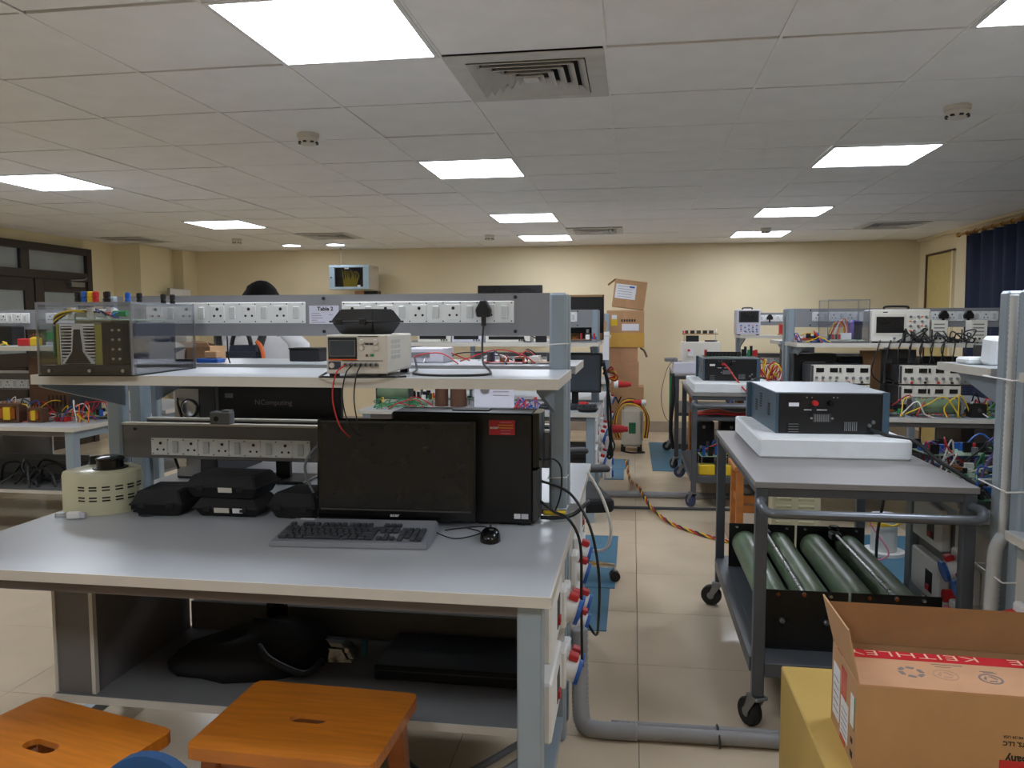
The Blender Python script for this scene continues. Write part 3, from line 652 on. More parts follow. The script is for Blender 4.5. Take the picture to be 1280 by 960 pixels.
# bench power supply
t = thing('bench_power_supply', 'cream bench power supply with dark display on the front shelf', 'power supply', (-.757, 2.09, SH), .05)
PW, PD, PH = .172, .30, .108
bx('body', (-PW / 2, .004, .012), (PW / 2, PD, .012 + PH), 'instr_white', t, .004); bx('front_panel', (-PW / 2, 0, .012), (PW / 2, .006, .012 + PH), 'instr_cream', t, .002)
for x in (-.07, .07):
    for y in (.02, PD - .03): bx('foot', (x - .012, y - .01, 0), (x + .012, y + .01, .012), 'black', t)
bx('display_bezel', (-.08, -.004, .052), (.002, 0, .114), 'black', t, .002); bx('display_trim', (-.08, -.0045, .05), (.002, -.001, .053), 'orange', t); bx('display', (-.073, -.006, .062), (-.004, -.003, .104), 'screen_lcd', t); 
for a, b in (((-.075, .0605), (-.002, .062)), ((-.075, .104), (-.002, .1055)), ((-.075, .062), (-.0735, .104)), ((-.0035, .062), (-.002, .104))): bx('display_frame', (a[0], -.0065, a[1]), (b[0], -.003, b[1]), 'mid_grey', t)
bx('lower_strip', (-.08, -.002, .024), (-.045, 0, .046), 'instr_navy', t); lathe('power_button', [(.008, 0), (.007, .005)], 'instr_cream', t, (-.07, -.002, .035), (PI / 2, 0, 0), 14)
for x in (.016, .056):
    for z in (.083, .1): lathe('knob', [(.0075, 0), (.0075, .006), (.006, .008)], 'instr_cream', t, (x, 0, z), (PI / 2, 0, 0), 14)
for x in (.031, .043): bx('small_button', (x - .005, -.003, .0925), (x + .005, 0, .0975), 'dark_grey', t)
bx('output_button', (.027, -.003, .06), (.033, 0, .066), 'brown', t); bx('output_button', (.04, -.003, .06), (.05, 0, .067), 'green', t); bx('grey_rule', (.005, -.001, .114), (.062, 0, .1165), 'ink', t)
bx('grey_rule', (-.04, -.001, .047), (.075, 0, .049), 'ink', t)
for k in range(7): lathe('jack', [(.0062, 0), (.006, .009), (.003, .009)], 'steel', t, (-.03 + k * .0145, 0, .037), (PI / 2, 0, 0), 12); lathe('jack_hole', [(.003, 0), (.003, .001)], 'black', t, (-.03 + k * .0145, -.009, .037), (PI / 2, 0, 0), 8)
for k in range(9):
    for q in range(4): bx('side_vent', (PW / 2, .05 + k * .012, .05 + q * .015), (PW / 2 + .0006, .056 + k * .012, .06 + q * .015), 'socket_shade', t)
wire('red test lead hanging from the power supply over the shelf edge', [(-.785, 2.075, 1.30), (-.795, 2.04, 1.285), (-.81, 2.045, 1.24), (-.815, 2.06, 1.19), (-.805, 2.08, 1.13), (-.80, 2.14, 1.09)], .0022, 'red')
wire('black test lead hanging from the power supply', [(-.765, 2.075, 1.30), (-.77, 2.04, 1.28), (-.785, 2.05, 1.22), (-.78, 2.07, 1.15), (-.765, 2.12, 1.1)], .002, 'black')
wire('thin black mains wire hanging below the power supply', [(-.74, 2.075, 1.30), (-.745, 2.05, 1.27), (-.755, 2.06, 1.2), (-.75, 2.09, 1.1)], .002, 'black')
case('black tilted hard case lying on top of the power supply', (-.768, 2.21, SH + .1205), -.42, .165, .125, .072, (), (0, 0, -.42), 'black')
t = thing('mains_plug', 'black plug in the upper socket strip with hanging cable', 'plug', (-.481, AY + .776, 1.455))
prism('plug_body', [(-.022, -.02), (.022, -.02), (.026, .004), (.008, .036), (-.008, .036), (-.026, .004)], .03, 'black', t, (0, .0, 0), (PI / 2, 0, 0), .004); cyl('strain_relief', (0, -.015, -.034), .008, .03, 'black', t)
wire('black mains cable running from the socket strip plug to the power supply', [(-.481, AY + .76, 1.41), (-.482, AY + .74, 1.35), (-.47, 2.46, 1.29), (-.43, 2.36, SH + .005), (-.41, 2.2, SH + .005), (-.5, 2.15, SH + .005), (-.62, 2.2, SH + .005), (-.66, 2.36, SH + .01), (-.68, 2.41, SH + .04)], .0038, 'black')
wire('black cable lying along the shelf edge under the power supply', [(-.855, 2.25, SH + .03), (-.872, 2.12, SH + .004), (-.84, 2.068, SH + .004), (-.72, 2.07, SH + .004), (-.62, 2.11, SH + .004)], .003, 'black')
# ------------------------------------------------------------------ under the front bench
t = thing('folded_bag', 'black cloth bag slumped on the lower shelf of the front bench', 'bag', (-1.2, 2.3, LS), .2)
vs, fs = [], []; R_ = random.Random(3)
for j in range(7):
    for i in range(18):
        a = 2 * PI * i / 18; q = math.cos(PI / 2 * j / 6) ** .5 if j < 6 else .02; rr = 1 + .12 * R_.uniform(-1, 1); vs.append((.25 * q * rr * math.cos(a), .15 * q * rr * math.sin(a), .10 * math.sin(PI / 2 * j / 6) * (1 + .35 * math.cos(a)) + R_.uniform(0, .008) * (j > 0)))
for j in range(6):
    for i in range(18): fs.append((j * 18 + i, j * 18 + (i + 1) % 18, (j + 1) * 18 + (i + 1) % 18, (j + 1) * 18 + i))
fs.append(tuple(range(17, -1, -1))); mk('bag_body', raw(vs, fs, True), 'black_matte', t); tube('bag_handle', [(.05, -.1, .09), (.1, -.16, .07), (.2, -.17, .03), (.24, -.1, .04)], .01, 'black', t)
t = thing('metal_clamp', 'shiny black clamp with a round knob on the lower shelf beside the bag', 'clamp', (-1.16, 2.4, LS + .15), 0)
box('clamp_body', (0, 0, -.05), (.06, .05, .2), 'black_gloss', t, .01); lathe('clamp_knob', [(.025, 0), (.025, .02), (.012, .03)], 'chrome', t, (.02, -.03, .06), (PI / 2, 0, 0)); lathe('clamp_ring', [(.02, 0), (.035, .01), (.02, .02)], 'black_gloss', t, (-.02, -.03, .08), (PI / 2, 0, 0))
t = thing('wrapped_parts', 'clear plastic bag of small metal parts on the lower shelf', 'plastic bag', (-.98, 2.36, LS), .1)
hexa('bag_film', [(-.11, -.05, 0), (.11, -.05, 0), (.11, .05, 0), (-.11, .05, 0)], [(-.08, -.02, .06), (.07, -.03, .05), (.08, .03, .06), (-.09, .03, .07)], 'plastic_bag', t, (0, 0, 0), .012)
for k in range(6): lathe('metal_nut', [(.012, 0), (.012, .012), (.006, .012)], 'chrome', t, (-.07 + k * .028, -.01 + .012 * (k % 3), .012 + .008 * (k % 2)), (.5 * k, .3, 0), 6)
box('green_strip', (.13, .01, .03), (.012, .03, .05), 'teal', t)
t = thing('flat_black_box', 'flat black box lying on the lower shelf behind the stool', 'box', (-.52, 2.36, LS))
box('box_body', (0, 0, .0225), (.5, .26, .045), 'black', t, .004); box('lid_line', (0, -.131, .03), (.49, .002, .003), 'dark_grey', t)
t = thing('keyboard_tray', 'black pull-out tray hanging under the front desktop', 'tray', (-.81, 2.2, .685))
box('tray_board', (0, .05, 0), (.72, .3, .03), 'black', t, .003); bx('bracket', (.355, -.1, -.03), (.363, .1, .07), 'steel', t); bx('bracket', (-.363, -.1, -.03), (-.355, .1, .07), 'steel', t); box('cream_connector', (.385, -.09, .01), (.03, .02, .028), 'instr_cream', t, .003)
wire('grey cable bundle lying on the floor under the front bench', [(-.75, 2.35, .03), (-.6, 2.2, .02), (-.45, 2.22, .03), (-.3, 2.4, .05), (-.25, 2.6, .1)], .014, 'mid_grey'); wire('second grey cable curving on the floor under the front bench', [(-.8, 2.45, .02), (-.62, 2.26, .015), (-.5, 2.3, .015), (-.35, 2.5, .02)], .011, 'mid_grey')
# ------------------------------------------------------------------ trolleys
def castor(t, x, y, m='rubber', rz=0.):
    c = box('castor_fork', (x, y, .118), (.05, .06, .012), 'steel', t, .002, (0, 0, rz))
    for s in (-1, 1): prism('fork_arm', [(-.022, 0), (.022, 0), (.05, -.07), (.03, -.078)], .003, 'steel', c, (s * .021 - .0015, 0, 0), (PI / 2, 0, PI / 2))
    lathe('wheel', [(.02, -.018), (.046, -.018), (.05, -.012), (.05, .012), (.046, .018), (.02, .018)], m, c, (0, .038, -.068), (0, PI / 2, 0), 20); cyl('hub', (0, .038, -.068), .018, .04, 'steel', c, 'x', 10)
def trolley(label, x0, x1, y0, y1, top=.88, handle=True, wheel='rubber', deckz=.25, extra=None, topmat='trolley_top'):
    t = thing('equipment_trolley', label, 'trolley', (x0, y0, 0), 0, 'grey equipment trolleys'); w_, d_ = x1 - x0, y1 - y0
    bx('top', (0, 0, top - .022), (w_, d_, top), topmat, t, .002)
    for a, b in (((.045, .01), (w_ - .045, .035)), ((.045, d_ - .035), (w_ - .045, d_ - .01)), ((.01, .045), (.035, d_ - .045)), ((w_ - .035, .045), (w_ - .01, d_ - .045))): bx('top_rail', a + (top - .052,), b + (top - .022,), 'trolley', t)
    for x in (.005, w_ - .045):
        for y in (.005, d_ - .045): bx('leg', (x, y, .125), (x + .04, y + .04, top - .022), 'trolley', t, .003); castor(t, x + .02, y + .02, wheel, (1.2 if y > .1 else .5) + (x > .1))
    bx('deck', (.045, .0, deckz - .05), (w_ - .045, d_, deckz), 'trolley', t, .002)
    bx('deck', (0.0, .046, deckz - .05), (.045, d_ - .046, deckz), 'trolley', t); bx('deck', (w_ - .045, .046, deckz - .05), (w_, d_ - .046, deckz), 'trolley', t)
    if extra: bx('middle_deck', (.045, .0, extra - .03), (w_ - .045, d_, extra), 'trolley', t)
    if handle: tube('push_handle', [(.022, .01, top - .066), (.012, -.05, top - .066), (.03, -.085, top - .085), (.09, -.1, top - .085), (w_ / 2, -.1, top - .085), (w_ - .09, -.1, top - .085), (w_ - .03, -.085, top - .085), (w_ - .012, -.05, top - .066), (w_ - .022, .01, top - .066)], .0155, 'handle_tube', t, 10)
    return t
trolley('grey steel trolley with push handle in front on the right', .415, 1.12, 2.71, 3.97)
def slab(label, a, b): return tag(bx('foam_slab', a, b, 'foam', None, .008), label, 'foam slab')
slab('thick white foam slab on the front trolley', (.50, 3.19, .88), (1.07, 3.93, .96))
def converter(label, loc, w_, d_, h, rz=0., strip=False):
    t = thing('power_converter', label, 'converter', loc, rz)
    bx('chassis', (0, .003, 0), (w_, d_ - .03, h - .003), 'conv_blue', t, .002); bx('cover', (-.001, .002, h - .004), (w_ + .001, d_ - .03, h), 'conv_top', t); bx('rear_panel', (.012, -.002, .003), (w_ - .025, .003, h - .006), 'black', t)
    bx('corner_profile', (w_ - .024, -.004, 0), (w_ + .002, .02, h), 'conv_blue', t); bx('front_flange', (-.018, d_ - .03, -.0), (w_ + .018, d_, h), 'conv_blue', t, .003)
    y = -.002
    bx('label_strip', (.05, y - .001, h * .66), (.09, y, h * .75), 'paper', t)
    for x, m in ((.15, 'red'), (.21, 'black_gloss')): lathe('binding_post', [(.011, 0), (.011, .012), (.007, .02), (.01, .022), (.01, .03)], m, t, (x, y, h * .75), (PI / 2, 0, 0), 12)
    for x in (.12, .14, .225, .24): lathe('screw', [(.003, 0), (.003, .003)], 'metal', t, (x, y, h * .88), (PI / 2, 0, 0), 6)
    for k, wd in enumerate((.03, .04)): bx('lettering', (.11 + k * .05, y - .0006, h * .57), (.11 + k * .05 + wd, y, h * .59), 'paper', t)
    for k in range(7): bx('connector_pin', (.152 + k * .0085, y - .004, h * .3), (.157 + k * .0085, y, h * .47), 'steel', t)
    bx('connector', (.146, y - .002, h * .28), (.216, y, h * .49), 'dark_grey', t)
    for s in (.14, .222): lathe('screw', [(.005, 0), (.005, .003)], 'metal', t, (s, y, h * .38), (PI / 2, 0, 0), 8)
    for k in range(7): bx('fan_slot', (.27 + k * .0075, y - .001, h * .08), (.2735 + k * .0075, y, h * .3), 'steel', t)
    fan = bx('fan_grille', (.04, y - .001, h * .03), (.09, y, h * .26), 'black_void', t)
    for k in range(4): bx('grille_bar', (.05, y - .002, h * (.04 + k * .062)), (.09, y - .001, h * (.055 + k * .062)), 'steel', t)
    lathe('fuse_holder', [(.008, 0), (.007, .012)], 'steel', t, (w_ - .075, y, h * .22), (PI / 2, 0, 0), 10); lathe('fuse_holder', [(.008, 0), (.007, .01)], 'steel', t, (w_ - .06, y, h * .3), (PI / 2, 0, 0), 10); lathe('earth_post', [(.006, 0), (.006, .015)], 'metal', t, (w_ - .06, y, h * .1), (PI / 2, 0, 0), 8)
    for q, (yy, zz) in enumerate(((.12, .35), (.3, .45), (.4, .3))):
        for k in range(4):
            for j in range(6 if q == 1 else 5): bx('side_vent', (-.0012, yy + k * .013, h * zz + j * .011), (0, yy + .008 + k * .013, h * zz + .007 + j * .011), 'black', t)
    return t
converter('blue-grey and black power converter on the foam slab of the front trolley', (.585, 3.33, .96), .44, .60, .17, .03)
wire('thick black cable running from the converter across the trolley edge', [(.95, 3.32, .985), (1.0, 3.28, .968), (1.08, 3.2, .955), (1.13, 3.1, .90), (1.18, 2.98, .86), (1.22, 2.86, .80), (1.24, 2.8, .6)], .008, 'black')
# rheostats on the lower deck
def rheostat(label, x0, y0, y1, z, w_, tubes=2, r=.06):
    t = thing('rheostat', label, 'rheostat', (x0, y0, z), 0, 'twin tube rheostats on the trolley')
    for y in (0, y1 - y0 - .004): bx('end_plate', (0, y, 0), (w_, y + .004, .21), 'black', t)
    bx('base_lip', (0, -.02, 0), (w_, 0, .004), 'black', t)
    for k in range(tubes):
        cx = w_ * (k + .5) / tubes
        cyl('resistor_tube', (cx, (y1 - y0) / 2, .115), r, y1 - y0 - .008, 'enamel_green', t, 'y', 28)
        for q in range(4): cyl('plate_hole', (cx + .02 * math.cos(q * PI / 2), -.002, .1 + .02 * math.sin(q * PI / 2)), .008, .002, 'black_void', t, 'y', 8)
        lathe('centre_bolt', [(.01, 0), (.01, .012), (.006, .016)], 'steel', t, (cx, -.001, .1), (PI / 2, 0, 0), 8)
    cyl('slider_rod', (w_ * .5, (y1 - y0) / 2, .198), .0075, y1 - y0 + .01, 'metal', t, 'y', 10)
    box('slider', (w_ * .5, (y1 - y0) * .9, .19), (.05, .06, .03), 'dark_grey', t, .004); lathe('slider_knob', [(.02, 0), (.026, .01), (.02, .02)], 'black_gloss', t, (w_ * .5, (y1 - y0) * .93, .21))
    for k in range(3): lathe('plate_bolt', [(.007, 0), (.006, .006)], 'metal', t, (w_ * (.12 + .38 * k), y1 - y0 - .008, .195), (PI / 2, 0, 0), 8)
    for k in range(3): lathe('terminal_screw', [(.007, 0), (.006, .008)], 'copper' if k < 2 else 'metal', t, (w_ * (.2 + .3 * k), -.001, .196), (PI / 2, 0, 0), 8)
    return t
rheostat('left pair of green resistor tubes on the lower deck of the front trolley', .465, 2.86, 3.80, .25, .30); rheostat('right pair of green resistor tubes on the lower deck of the front trolley', .775, 2.86, 3.80, .25, .30)
# trolley two and its load
trolley('second grey trolley further back beside the aisle, with circuit boards on its lower deck', .445, 1.12, 6.02, 7.25, .88, True, 'rubber_blue', .25)
slab('white foam slab on the second trolley', (.46, 6.04, .88), (1.05, 6.9, .955))
converter('black power converter with a terminal strip on the second trolley', (.55, 6.3, .955), .43, .5, .175)
t = thing('terminal_strip_board', 'green terminal strip board with red and black posts on the second converter', 'circuit board', (.56, 6.32, 1.13))
bx('board', (0, 0, .012), (.41, .22, .016), 'pcb', t)
for x in (.01, .39):
    for y in (.01, .2): bx('standoff', (x, y, 0), (x + .01, y + .01, .012), 'metal', t)
bx('heat_sink_strip', (.02, .03, .016), (.28, .05, .05), 'black', t)
for k in range(9): bx('transistor', (.03 + k * .028, .015, .016), (.046 + k * .028, .03, .04), 'black', t)
for x, m, hh in ((.015, 'red', .05), (.3, 'black', .055), (.318, 'black', .075), (.345, 'green', .05), (.362, 'black', .08), (.385, 'red', .045), (.40, 'red', .05)): cyl('post', (x, .06, .016 + hh / 2), .011, hh, m, t, 'z', 10)
for k in range(4): cyl('coil', (.05 + .06 * k, .15, .03), .018, .028, 'copper' if k % 2 else 'dark_grey', t)
wire('red lead looping down from the second converter', [(.71, 6.29, 1.09), (.74, 6.24, 1.05), (.79, 6.1, .965), (.84, 5.99, .90), (.92, 5.95, .86), (1.0, 6.0, .9)], .006, 'red'); wire('thick black cable curving over the second trolley edge', [(1.02, 6.3, .98), (.95, 6.2, .985), (.87, 6.05, .96), (.85, 5.98, .87), (.9, 5.96, .84)], .008, 'black')
# trolley three
trolley('third trolley near the far wall, mostly hidden by the second', .40, 1.05, 7.6, 8.75, .92, False, 'rubber', .25, .55)
t = thing('white_instrument', 'white equipment box on the third trolley with small boards on top', 'instrument', (.40, 7.75, .92))
box('lower_box', (.2, .2, .05), (.4, .36, .10), 'paper_grey', t, .004); box('upper_box', (.26, .2, .20), (.36, .34, .2), 'instr_white', t, .004); box('side_tray', (-.02, .2, .12), (.12, .2, .03), 'mid_grey', t)
box('front_card', (.16, .02, .2), (.05, .01, .07), 'paper', t); cyl('red_terminal', (.14, .01, .22), .012, .03, 'red', t, 'y'); bx('standoff_tower', (.12, .1, .30), (.24, .2, .36), 'black', t)
for k in range(5): bx('part', (.1 + .06 * k, .12, .38), (.14 + .06 * k, .18, .41), 'black' if k % 2 else 'dark_grey', t)
bx('top_board', (.09, .08, .37), (.42, .28, .38), 'pcb_brown', t)
for x in (.1, .4): tube('standoff', [(x, .1, .30), (x, .1, .43)], .004, 'metal', t, 6, 1, False)
cyl('red_cap', (.1, .12, .395), .014, .03, 'red', t); cyl('black_disc', (.36, .15, .308), .06, .014, 'black', t)
wire('thin black wire hanging at the side of the third trolley', [(.40, 7.75, 1.06), (.33, 7.7, .95), (.28, 7.7, .7), (.32, 7.7, .5), (.40, 7.72, .42)], .003, 'black'); wire('dark cable bundle hanging down the third trolley', [(.395, 7.65, .92), (.39, 7.6, .7), (.37, 7.62, .4), (.40, 7.62, .2)], .018, 'black_matte'); wire('green wire hanging down beside the third trolley', [(.37, 7.64, .9), (.365, 7.62, .75), (.37, 7.64, .6)], .005, 'green')
# wooden stools / frames in the right background
def wood_frame(label, x, y, w_, d_, h):
    t = thing('wooden_stool', label, 'stool', (x, y, 0), 0, 'orange wooden stools')
    box('seat', (0, 0, h - .015), (w_, d_, .03), 'orange_wood', t, .004)
    for sx in (-1, 1):
        for sy in (-1, 1): box('leg', (sx * (w_ / 2 - .04), sy * (d_ / 2 - .04), (h - .03) / 2), (.045, .045, h - .03), 'orange_wood', t, .002)
    for sy in (-1, 1): box('stretcher', (0, sy * (d_ / 2 - .04), .2), (w_ - .12, .02, .05), 'orange_wood', t)
    for sx in (-1, 1): box('stretcher', (sx * (w_ / 2 - .04), 0, .25), (.02, d_ - .12, .05), 'orange_wood', t); 
    return t
wood_frame('orange wooden stool standing between the two trolleys', .82, 5.35, .32, .36, .48); wood_frame('tall orange wooden stand behind the second trolley', .76, 7.42, .5, .2, .78)
# ------------------------------------------------------------------ electronics builders
def pcb(label, loc, rz, w_, d_, seed, m='pcb', group=None, n=12, lift=.015, tall=1.):
    R = random.Random(seed); t = thing('circuit_board', label, 'circuit board', loc, rz, group)
    box('board', (0, 0, lift + .001), (w_, d_, .002), m, t)
    for sx in (-1, 1):
        for sy in (-1, 1): cyl('standoff', (sx * (w_ / 2 - .008), sy * (d_ / 2 - .008), lift / 2), .004, lift, 'steel', t, 'z', 6)
    z = lift + .002; cols = max(2, int(w_ / .045)); rows = max(2, int(d_ / .045)); k = 0
    cells = [(i, j) for i in range(cols) for j in range(rows)]; R.shuffle(cells)
    for (i, j) in cells[:n]:
        x = -w_ / 2 + (i + .5) * w_ / cols; y = -d_ / 2 + (j + .5) * d_ / rows; kind = R.randrange(7)
        if kind == 0: h = .012; box('chip', (x, y, z + h / 2), (.03, .014, h), 'black', t)
        elif kind == 1: h = R.uniform(.025, .05) * tall; cyl('capacitor', (x, y, z + h / 2), .012, h, R.choice(['dark_grey', 'blue', 'steel', 'black']), t, 'z', 12)
        elif kind == 2: h = .024 * tall; box('relay', (x, y, z + h / 2), (.03, .022, h), R.choice(['blue', 'black', 'white']), t)
        elif kind == 3: h = .02; box('terminal_block', (x, y, z + h / 2), (.036, .014, h), R.choice(['green', 'blue', 'green']), t)
        elif kind == 4:
            h = .04 * tall; hs = box('heat_sink', (x, y, z + h / 2), (.034, .004, h), 'black', t)
            for q in range(4): box('fin', (-.013 + q * .0087, .007, 0), (.002, .012, h), 'black', hs)
        elif kind == 5: lathe('coil', [(.006, 0), (.018, 0), (.018, .016), (.006, .016)], 'copper', t, (x, y, z), (0, 0, 0), 14)
        else: h = .03 * tall; cyl('jack', (x, y, z + h / 2), .008, h, R.choice(['red', 'red', 'black', 'yellow']), t, 'z', 10)
    return t
def tangle(n, a, b, z, seed, label, group, colors, hmax=.08, r=.0028, zj=0.):
    R = random.Random(seed)
    for k in range(n):
        cn, m = R.choice(colors); p = [(R.uniform(a[0], b[0]), R.uniform(a[1], b[1]), z + r + R.uniform(0, zj))]
        q = (min(b[0], max(a[0], p[0][0] + R.uniform(-.35, .35))), min(b[1], max(a[1], p[0][1] + R.uniform(-.2, .2))), z + r + R.uniform(0, zj))
        for f_ in (.33, .66): p.append((p[0][0] * (1 - f_) + q[0] * f_ + R.uniform(-.05, .05), p[0][1] * (1 - f_) + q[1] * f_ + R.uniform(-.05, .05), z + R.uniform(.01, hmax)))
        p.append(q); tag(tube('connecting_wire', p, r, m, None, 5, 5), label % cn, 'wire', group + ', ' + cn)
def transformer(label, loc, rz, s=1., group=None):
    t = thing('small_transformer', label, 'transformer', loc, rz, group)
    for x in (-.042, .042): box('core_leg', (x * s, 0, .04 * s), (.014 * s, .05 * s, .08 * s), 'brown', t)
    for z in (.006, .074): box('core_yoke', (0, 0, z * s), (.07 * s, .05 * s, .012 * s), 'brown', t)
    box('coil', (0, 0, .04 * s), (.066 * s, .066 * s, .05 * s), 'copper', t, .006); box('tape', (0, 0, .04 * s), (.03 * s, .07 * s, .054 * s), 'yellow', t)
    for k in range(4): cyl('pin', ((-.03 + .02 * k) * s, .0, .085 * s), .003, .012, 'brass', t, 'z', 6)
    return t
# load of the second trolley's lower deck
for k, (x, m, lb) in enumerate(((.62, 'pcb_pale', 'crowded circuit board at the left front of the second trolley deck'), (.85, 'pcb_brown', 'crowded circuit board in the middle of the second trolley deck'))):
    pcb(lb, (x, 6.18, .25), .05, .2, .2, 80 + k, m, None, 14, .14, 1.8)
for k in range(3):
    t = thing('yellow_component', 'yellow component block under the boards on the second trolley, %s' % ('left', 'middle', 'right')[k], 'component', (.57 + .15 * k, 6.1, .25)); box('block_body', (0, 0, .04), (.12, .08, .08), 'yellow', t, .006); box('block_cap', (0, 0, .082), (.1, .06, .006), 'olive', t)
t = thing('dark_transformer', 'dark transformer blocks on the second trolley deck behind the boards', 'transformer', (.72, 6.7, .25))
for k in range(2): box('core', (-.13 + .22 * k, 0, .17), (.17, .2, .34), 'black', t, .006); cyl('bolt', (-.13 + .22 * k, -.105, .3), .014, .02, 'steel', t, 'y', 8)
tangle(10, (.5, 6.1), (.95, 6.3), .40, 83, '%s wire among the boards on the second trolley', 'wires on the second trolley', [('red', 'red'), ('yellow', 'yellow'), ('blue', 'blue')], .1, .006)
for k in range(5): wire('red and brown lead bundle lying under the top of the second trolley', [(.5, 6.2 + .03 * k, .70), (.65, 6.18 + .03 * k, .71 + .006 * k), (.8, 6.2 + .03 * k, .70), (.98, 6.22 + .03 * k, .71)], .009, ('red', 'brown', 'orange', 'red', 'white')[k], 'lead bundle under the second trolley top')
tag(bx('trolley_shelf', (.49, 6.1, .665), (1.08, 7.2, .69), 'trolley', None, .002), 'thin upper shelf plate inside the second trolley', 'shelf')
# ------------------------------------------------------------------ left bench things
transformer('large copper wound transformer nearest the edge of the far left bench', (-3.96, 4.50, DT), .1, 1.5); transformer('copper wound transformer right of the larger one on the far left bench', (-3.79, 4.52, DT), -.1, 1.15)
C6 = [('red', 'red'), ('yellow', 'yellow'), ('blue', 'blue'), ('white', 'white'), ('black', 'black'), ('orange', 'orange')]
tangle(70, (-4.5, 4.5), (-3.42, 5.0), DT, 11, '%s wire in the tangle on the far left bench', 'wire tangle on the far left bench', C6, .13, .0035)
t = thing('red_case_meter', 'small red and clear box on the far left bench', 'box', (-3.66, 4.58, DT), -.1); box('red_base', (0, 0, .014), (.09, .05, .028), 'red', t, .003); box('clear_cover', (0, 0, .044), (.08, .045, .03), 'plastic_bag', t, .003)
pcb('pale circuit board lying at the back of the far left bench', (-3.55, 4.78, DT), .1, .24, .16, 21, 'pcb_pale'); pcb('circuit board under the wire tangle on the far left bench', (-4.05, 4.82, DT), -.1, .3, .18, 22, 'pcb_brown'); pcb('circuit board further left under the wires of the far left bench', (-4.5, 4.8, DT), .2, .3, .2, 23, 'pcb')
SL = SH
transformer('copper transformer standing on the shelf of the far left bench', (-4.05, 4.86, SL), .1, .9)
t = thing('yellow_meter', 'red and yellow meter lying on the shelf edge of the far left bench', 'meter', (-3.98, 4.72, SL), .2); box('red_body', (-.04, 0, .025), (.08, .05, .05), 'red', t, .006); box('yellow_body', (.03, 0, .028), (.06, .05, .056), 'yellow', t, .006)
t = thing('green_terminal_board', 'green connector block on the shelf of the far left bench', 'connector', (-3.72, 4.74, SL)); box('green_block', (0, 0, .03), (.1, .04, .06), 'green', t, .003); box('cream_cap', (-.02, 0, .075), (.05, .03, .03), 'instr_cream', t, .003)
box('green_board', (.08, 0, .04), (.03, .08, .08), 'pcb', t)
tangle(9, (-4.7, 4.66), (-4.1, 5.0), SL, 14, '%s lead on the shelf of the far left bench', 'leads on the far left shelf', [('black', 'black'), ('white', 'white'), ('yellow', 'yellow')], .05, .004)
t = thing('dark_cabinet', 'dark brown equipment box under the shelf of the far left bench', 'box', (-3.95, 4.92, DT)); box('cabinet_body', (0, 0, .2), (.3, .2, .4), 'brown', t, .004)
for k in range(5): box('vent_slot', (-.0 + k * .03, -.101, .1), (.012, .002, .09), 'black', t)
box('side_unit', (.2, 0, .19), (.09, .2, .38), 'dark_grey', t)
t = thing('black_box', 'black box standing on the shelf of the far left bench at the picture edge', 'box', (-4.35, 4.9, SL)); box('box_body', (0, 0, .065), (.24, .12, .13), 'black', t, .004); box('cap', (0, 0, .132), (.2, .1, .004), 'dark_grey', t)
tangle(24, (-4.3, 4.55), (-3.5, 4.95), LS, 15, '%s cable in the heap on the lower shelf of the far left bench', 'cable heap on the far left lower shelf', [('black', 'black'), ('dark grey', 'dark_grey')], .14, .008)
# ------------------------------------------------------------------ back of the front bench (rear desk, facing away)
t = thing('computer_monitor', 'black monitor seen from behind under the shelf of the front bench', 'monitor', (-1.395, 2.96, DT), .0)
mo = box('housing', (0, 0, .25), (.52, .035, .34), 'black', t, .006); box('screen', (0, .018, .01), (.49, .001, .29), 'screen', mo)
text('lettering', 'NComputing', .03, 'ink_soft', mo, (-.1, -.0185, .06), FR, 'LEFT', 1.0); bpy.data.objects[mo.children[-1].name].active_material = MATS['dark_grey']
box('sticker', (-.21, -.018, .095), (.035, .001, .018), 'mid_grey', mo); box('stand_neck', (0, .02, .05), (.06, .02, .1), 'black', t); box('stand_base', (0, .02, .006), (.24, .18, .012), 'black', t, .004)
t = thing('computer_tower', 'grey computer tower seen from its cabled back, left of the rear monitor', 'computer', (-1.83, 3.15, DT), 0)
bx('body', (-.02, -.2, .0), (.16, .2, .38), 'dark_grey', t, .004); bx('back_plate', (-.015, -.203, .01), (.09, -.2, .37), 'steel', t); lathe('fan', [(.04, 0), (.04, .004)], 'black', t, (.05, -.203, .29), (PI / 2, 0, 0)); lathe('fan_guard', [(.03, 0), (.034, .003), (.03, .006), (.026, .003)], 'steel', t, (.05, -.206, .29), (PI / 2, 0, 0)); bx('slot_cover', (-.01, -.206, .05), (.03, -.203, .22), 'metal', t)
tube('power_lead', [(.0, -.21, .33), (.03, -.25, .3), (.06, -.24, .2), (.1, -.22, .15)], .006, 'black', t); tube('data_lead', [(-.005, -.21, .2), (.0, -.26, .15), (.02, -.25, .05)], .006, 'black', t)
SR = SH
bx_ = thing('lilac_instrument', 'pale lilac instrument box on the rear shelf behind the front bench', 'instrument', (-.78, 2.98, SR)); box('case_body', (0, 0, .028), (.15, .16, .055), 'paper_grey', bx_, .003); box('front_strip', (-.02, -.081, .03), (.08, .002, .02), 'mid_grey', bx_)
pcb('red circuit board with white parts on the rear shelf near the post', (-.47, 2.9, SR), .05, .16, .1, 31, 'red', None, 8, .006, .7); pcb('circuit board with black and red parts on the rear shelf beside the post', (-.33, 2.93, SR), -.05, .12, .12, 32, 'pcb_brown', None, 7, .006, .8)
box_ = thing('dark_fabric_box', 'low black box standing on the rear shelf', 'box', (-1.285, 3.0, SR)); box('box_body', (0, 0, .024), (.125, .1, .048), 'black_matte', box_, .003); box('box_lid', (0, 0, .05), (.128, .102, .006), 'black', box_)
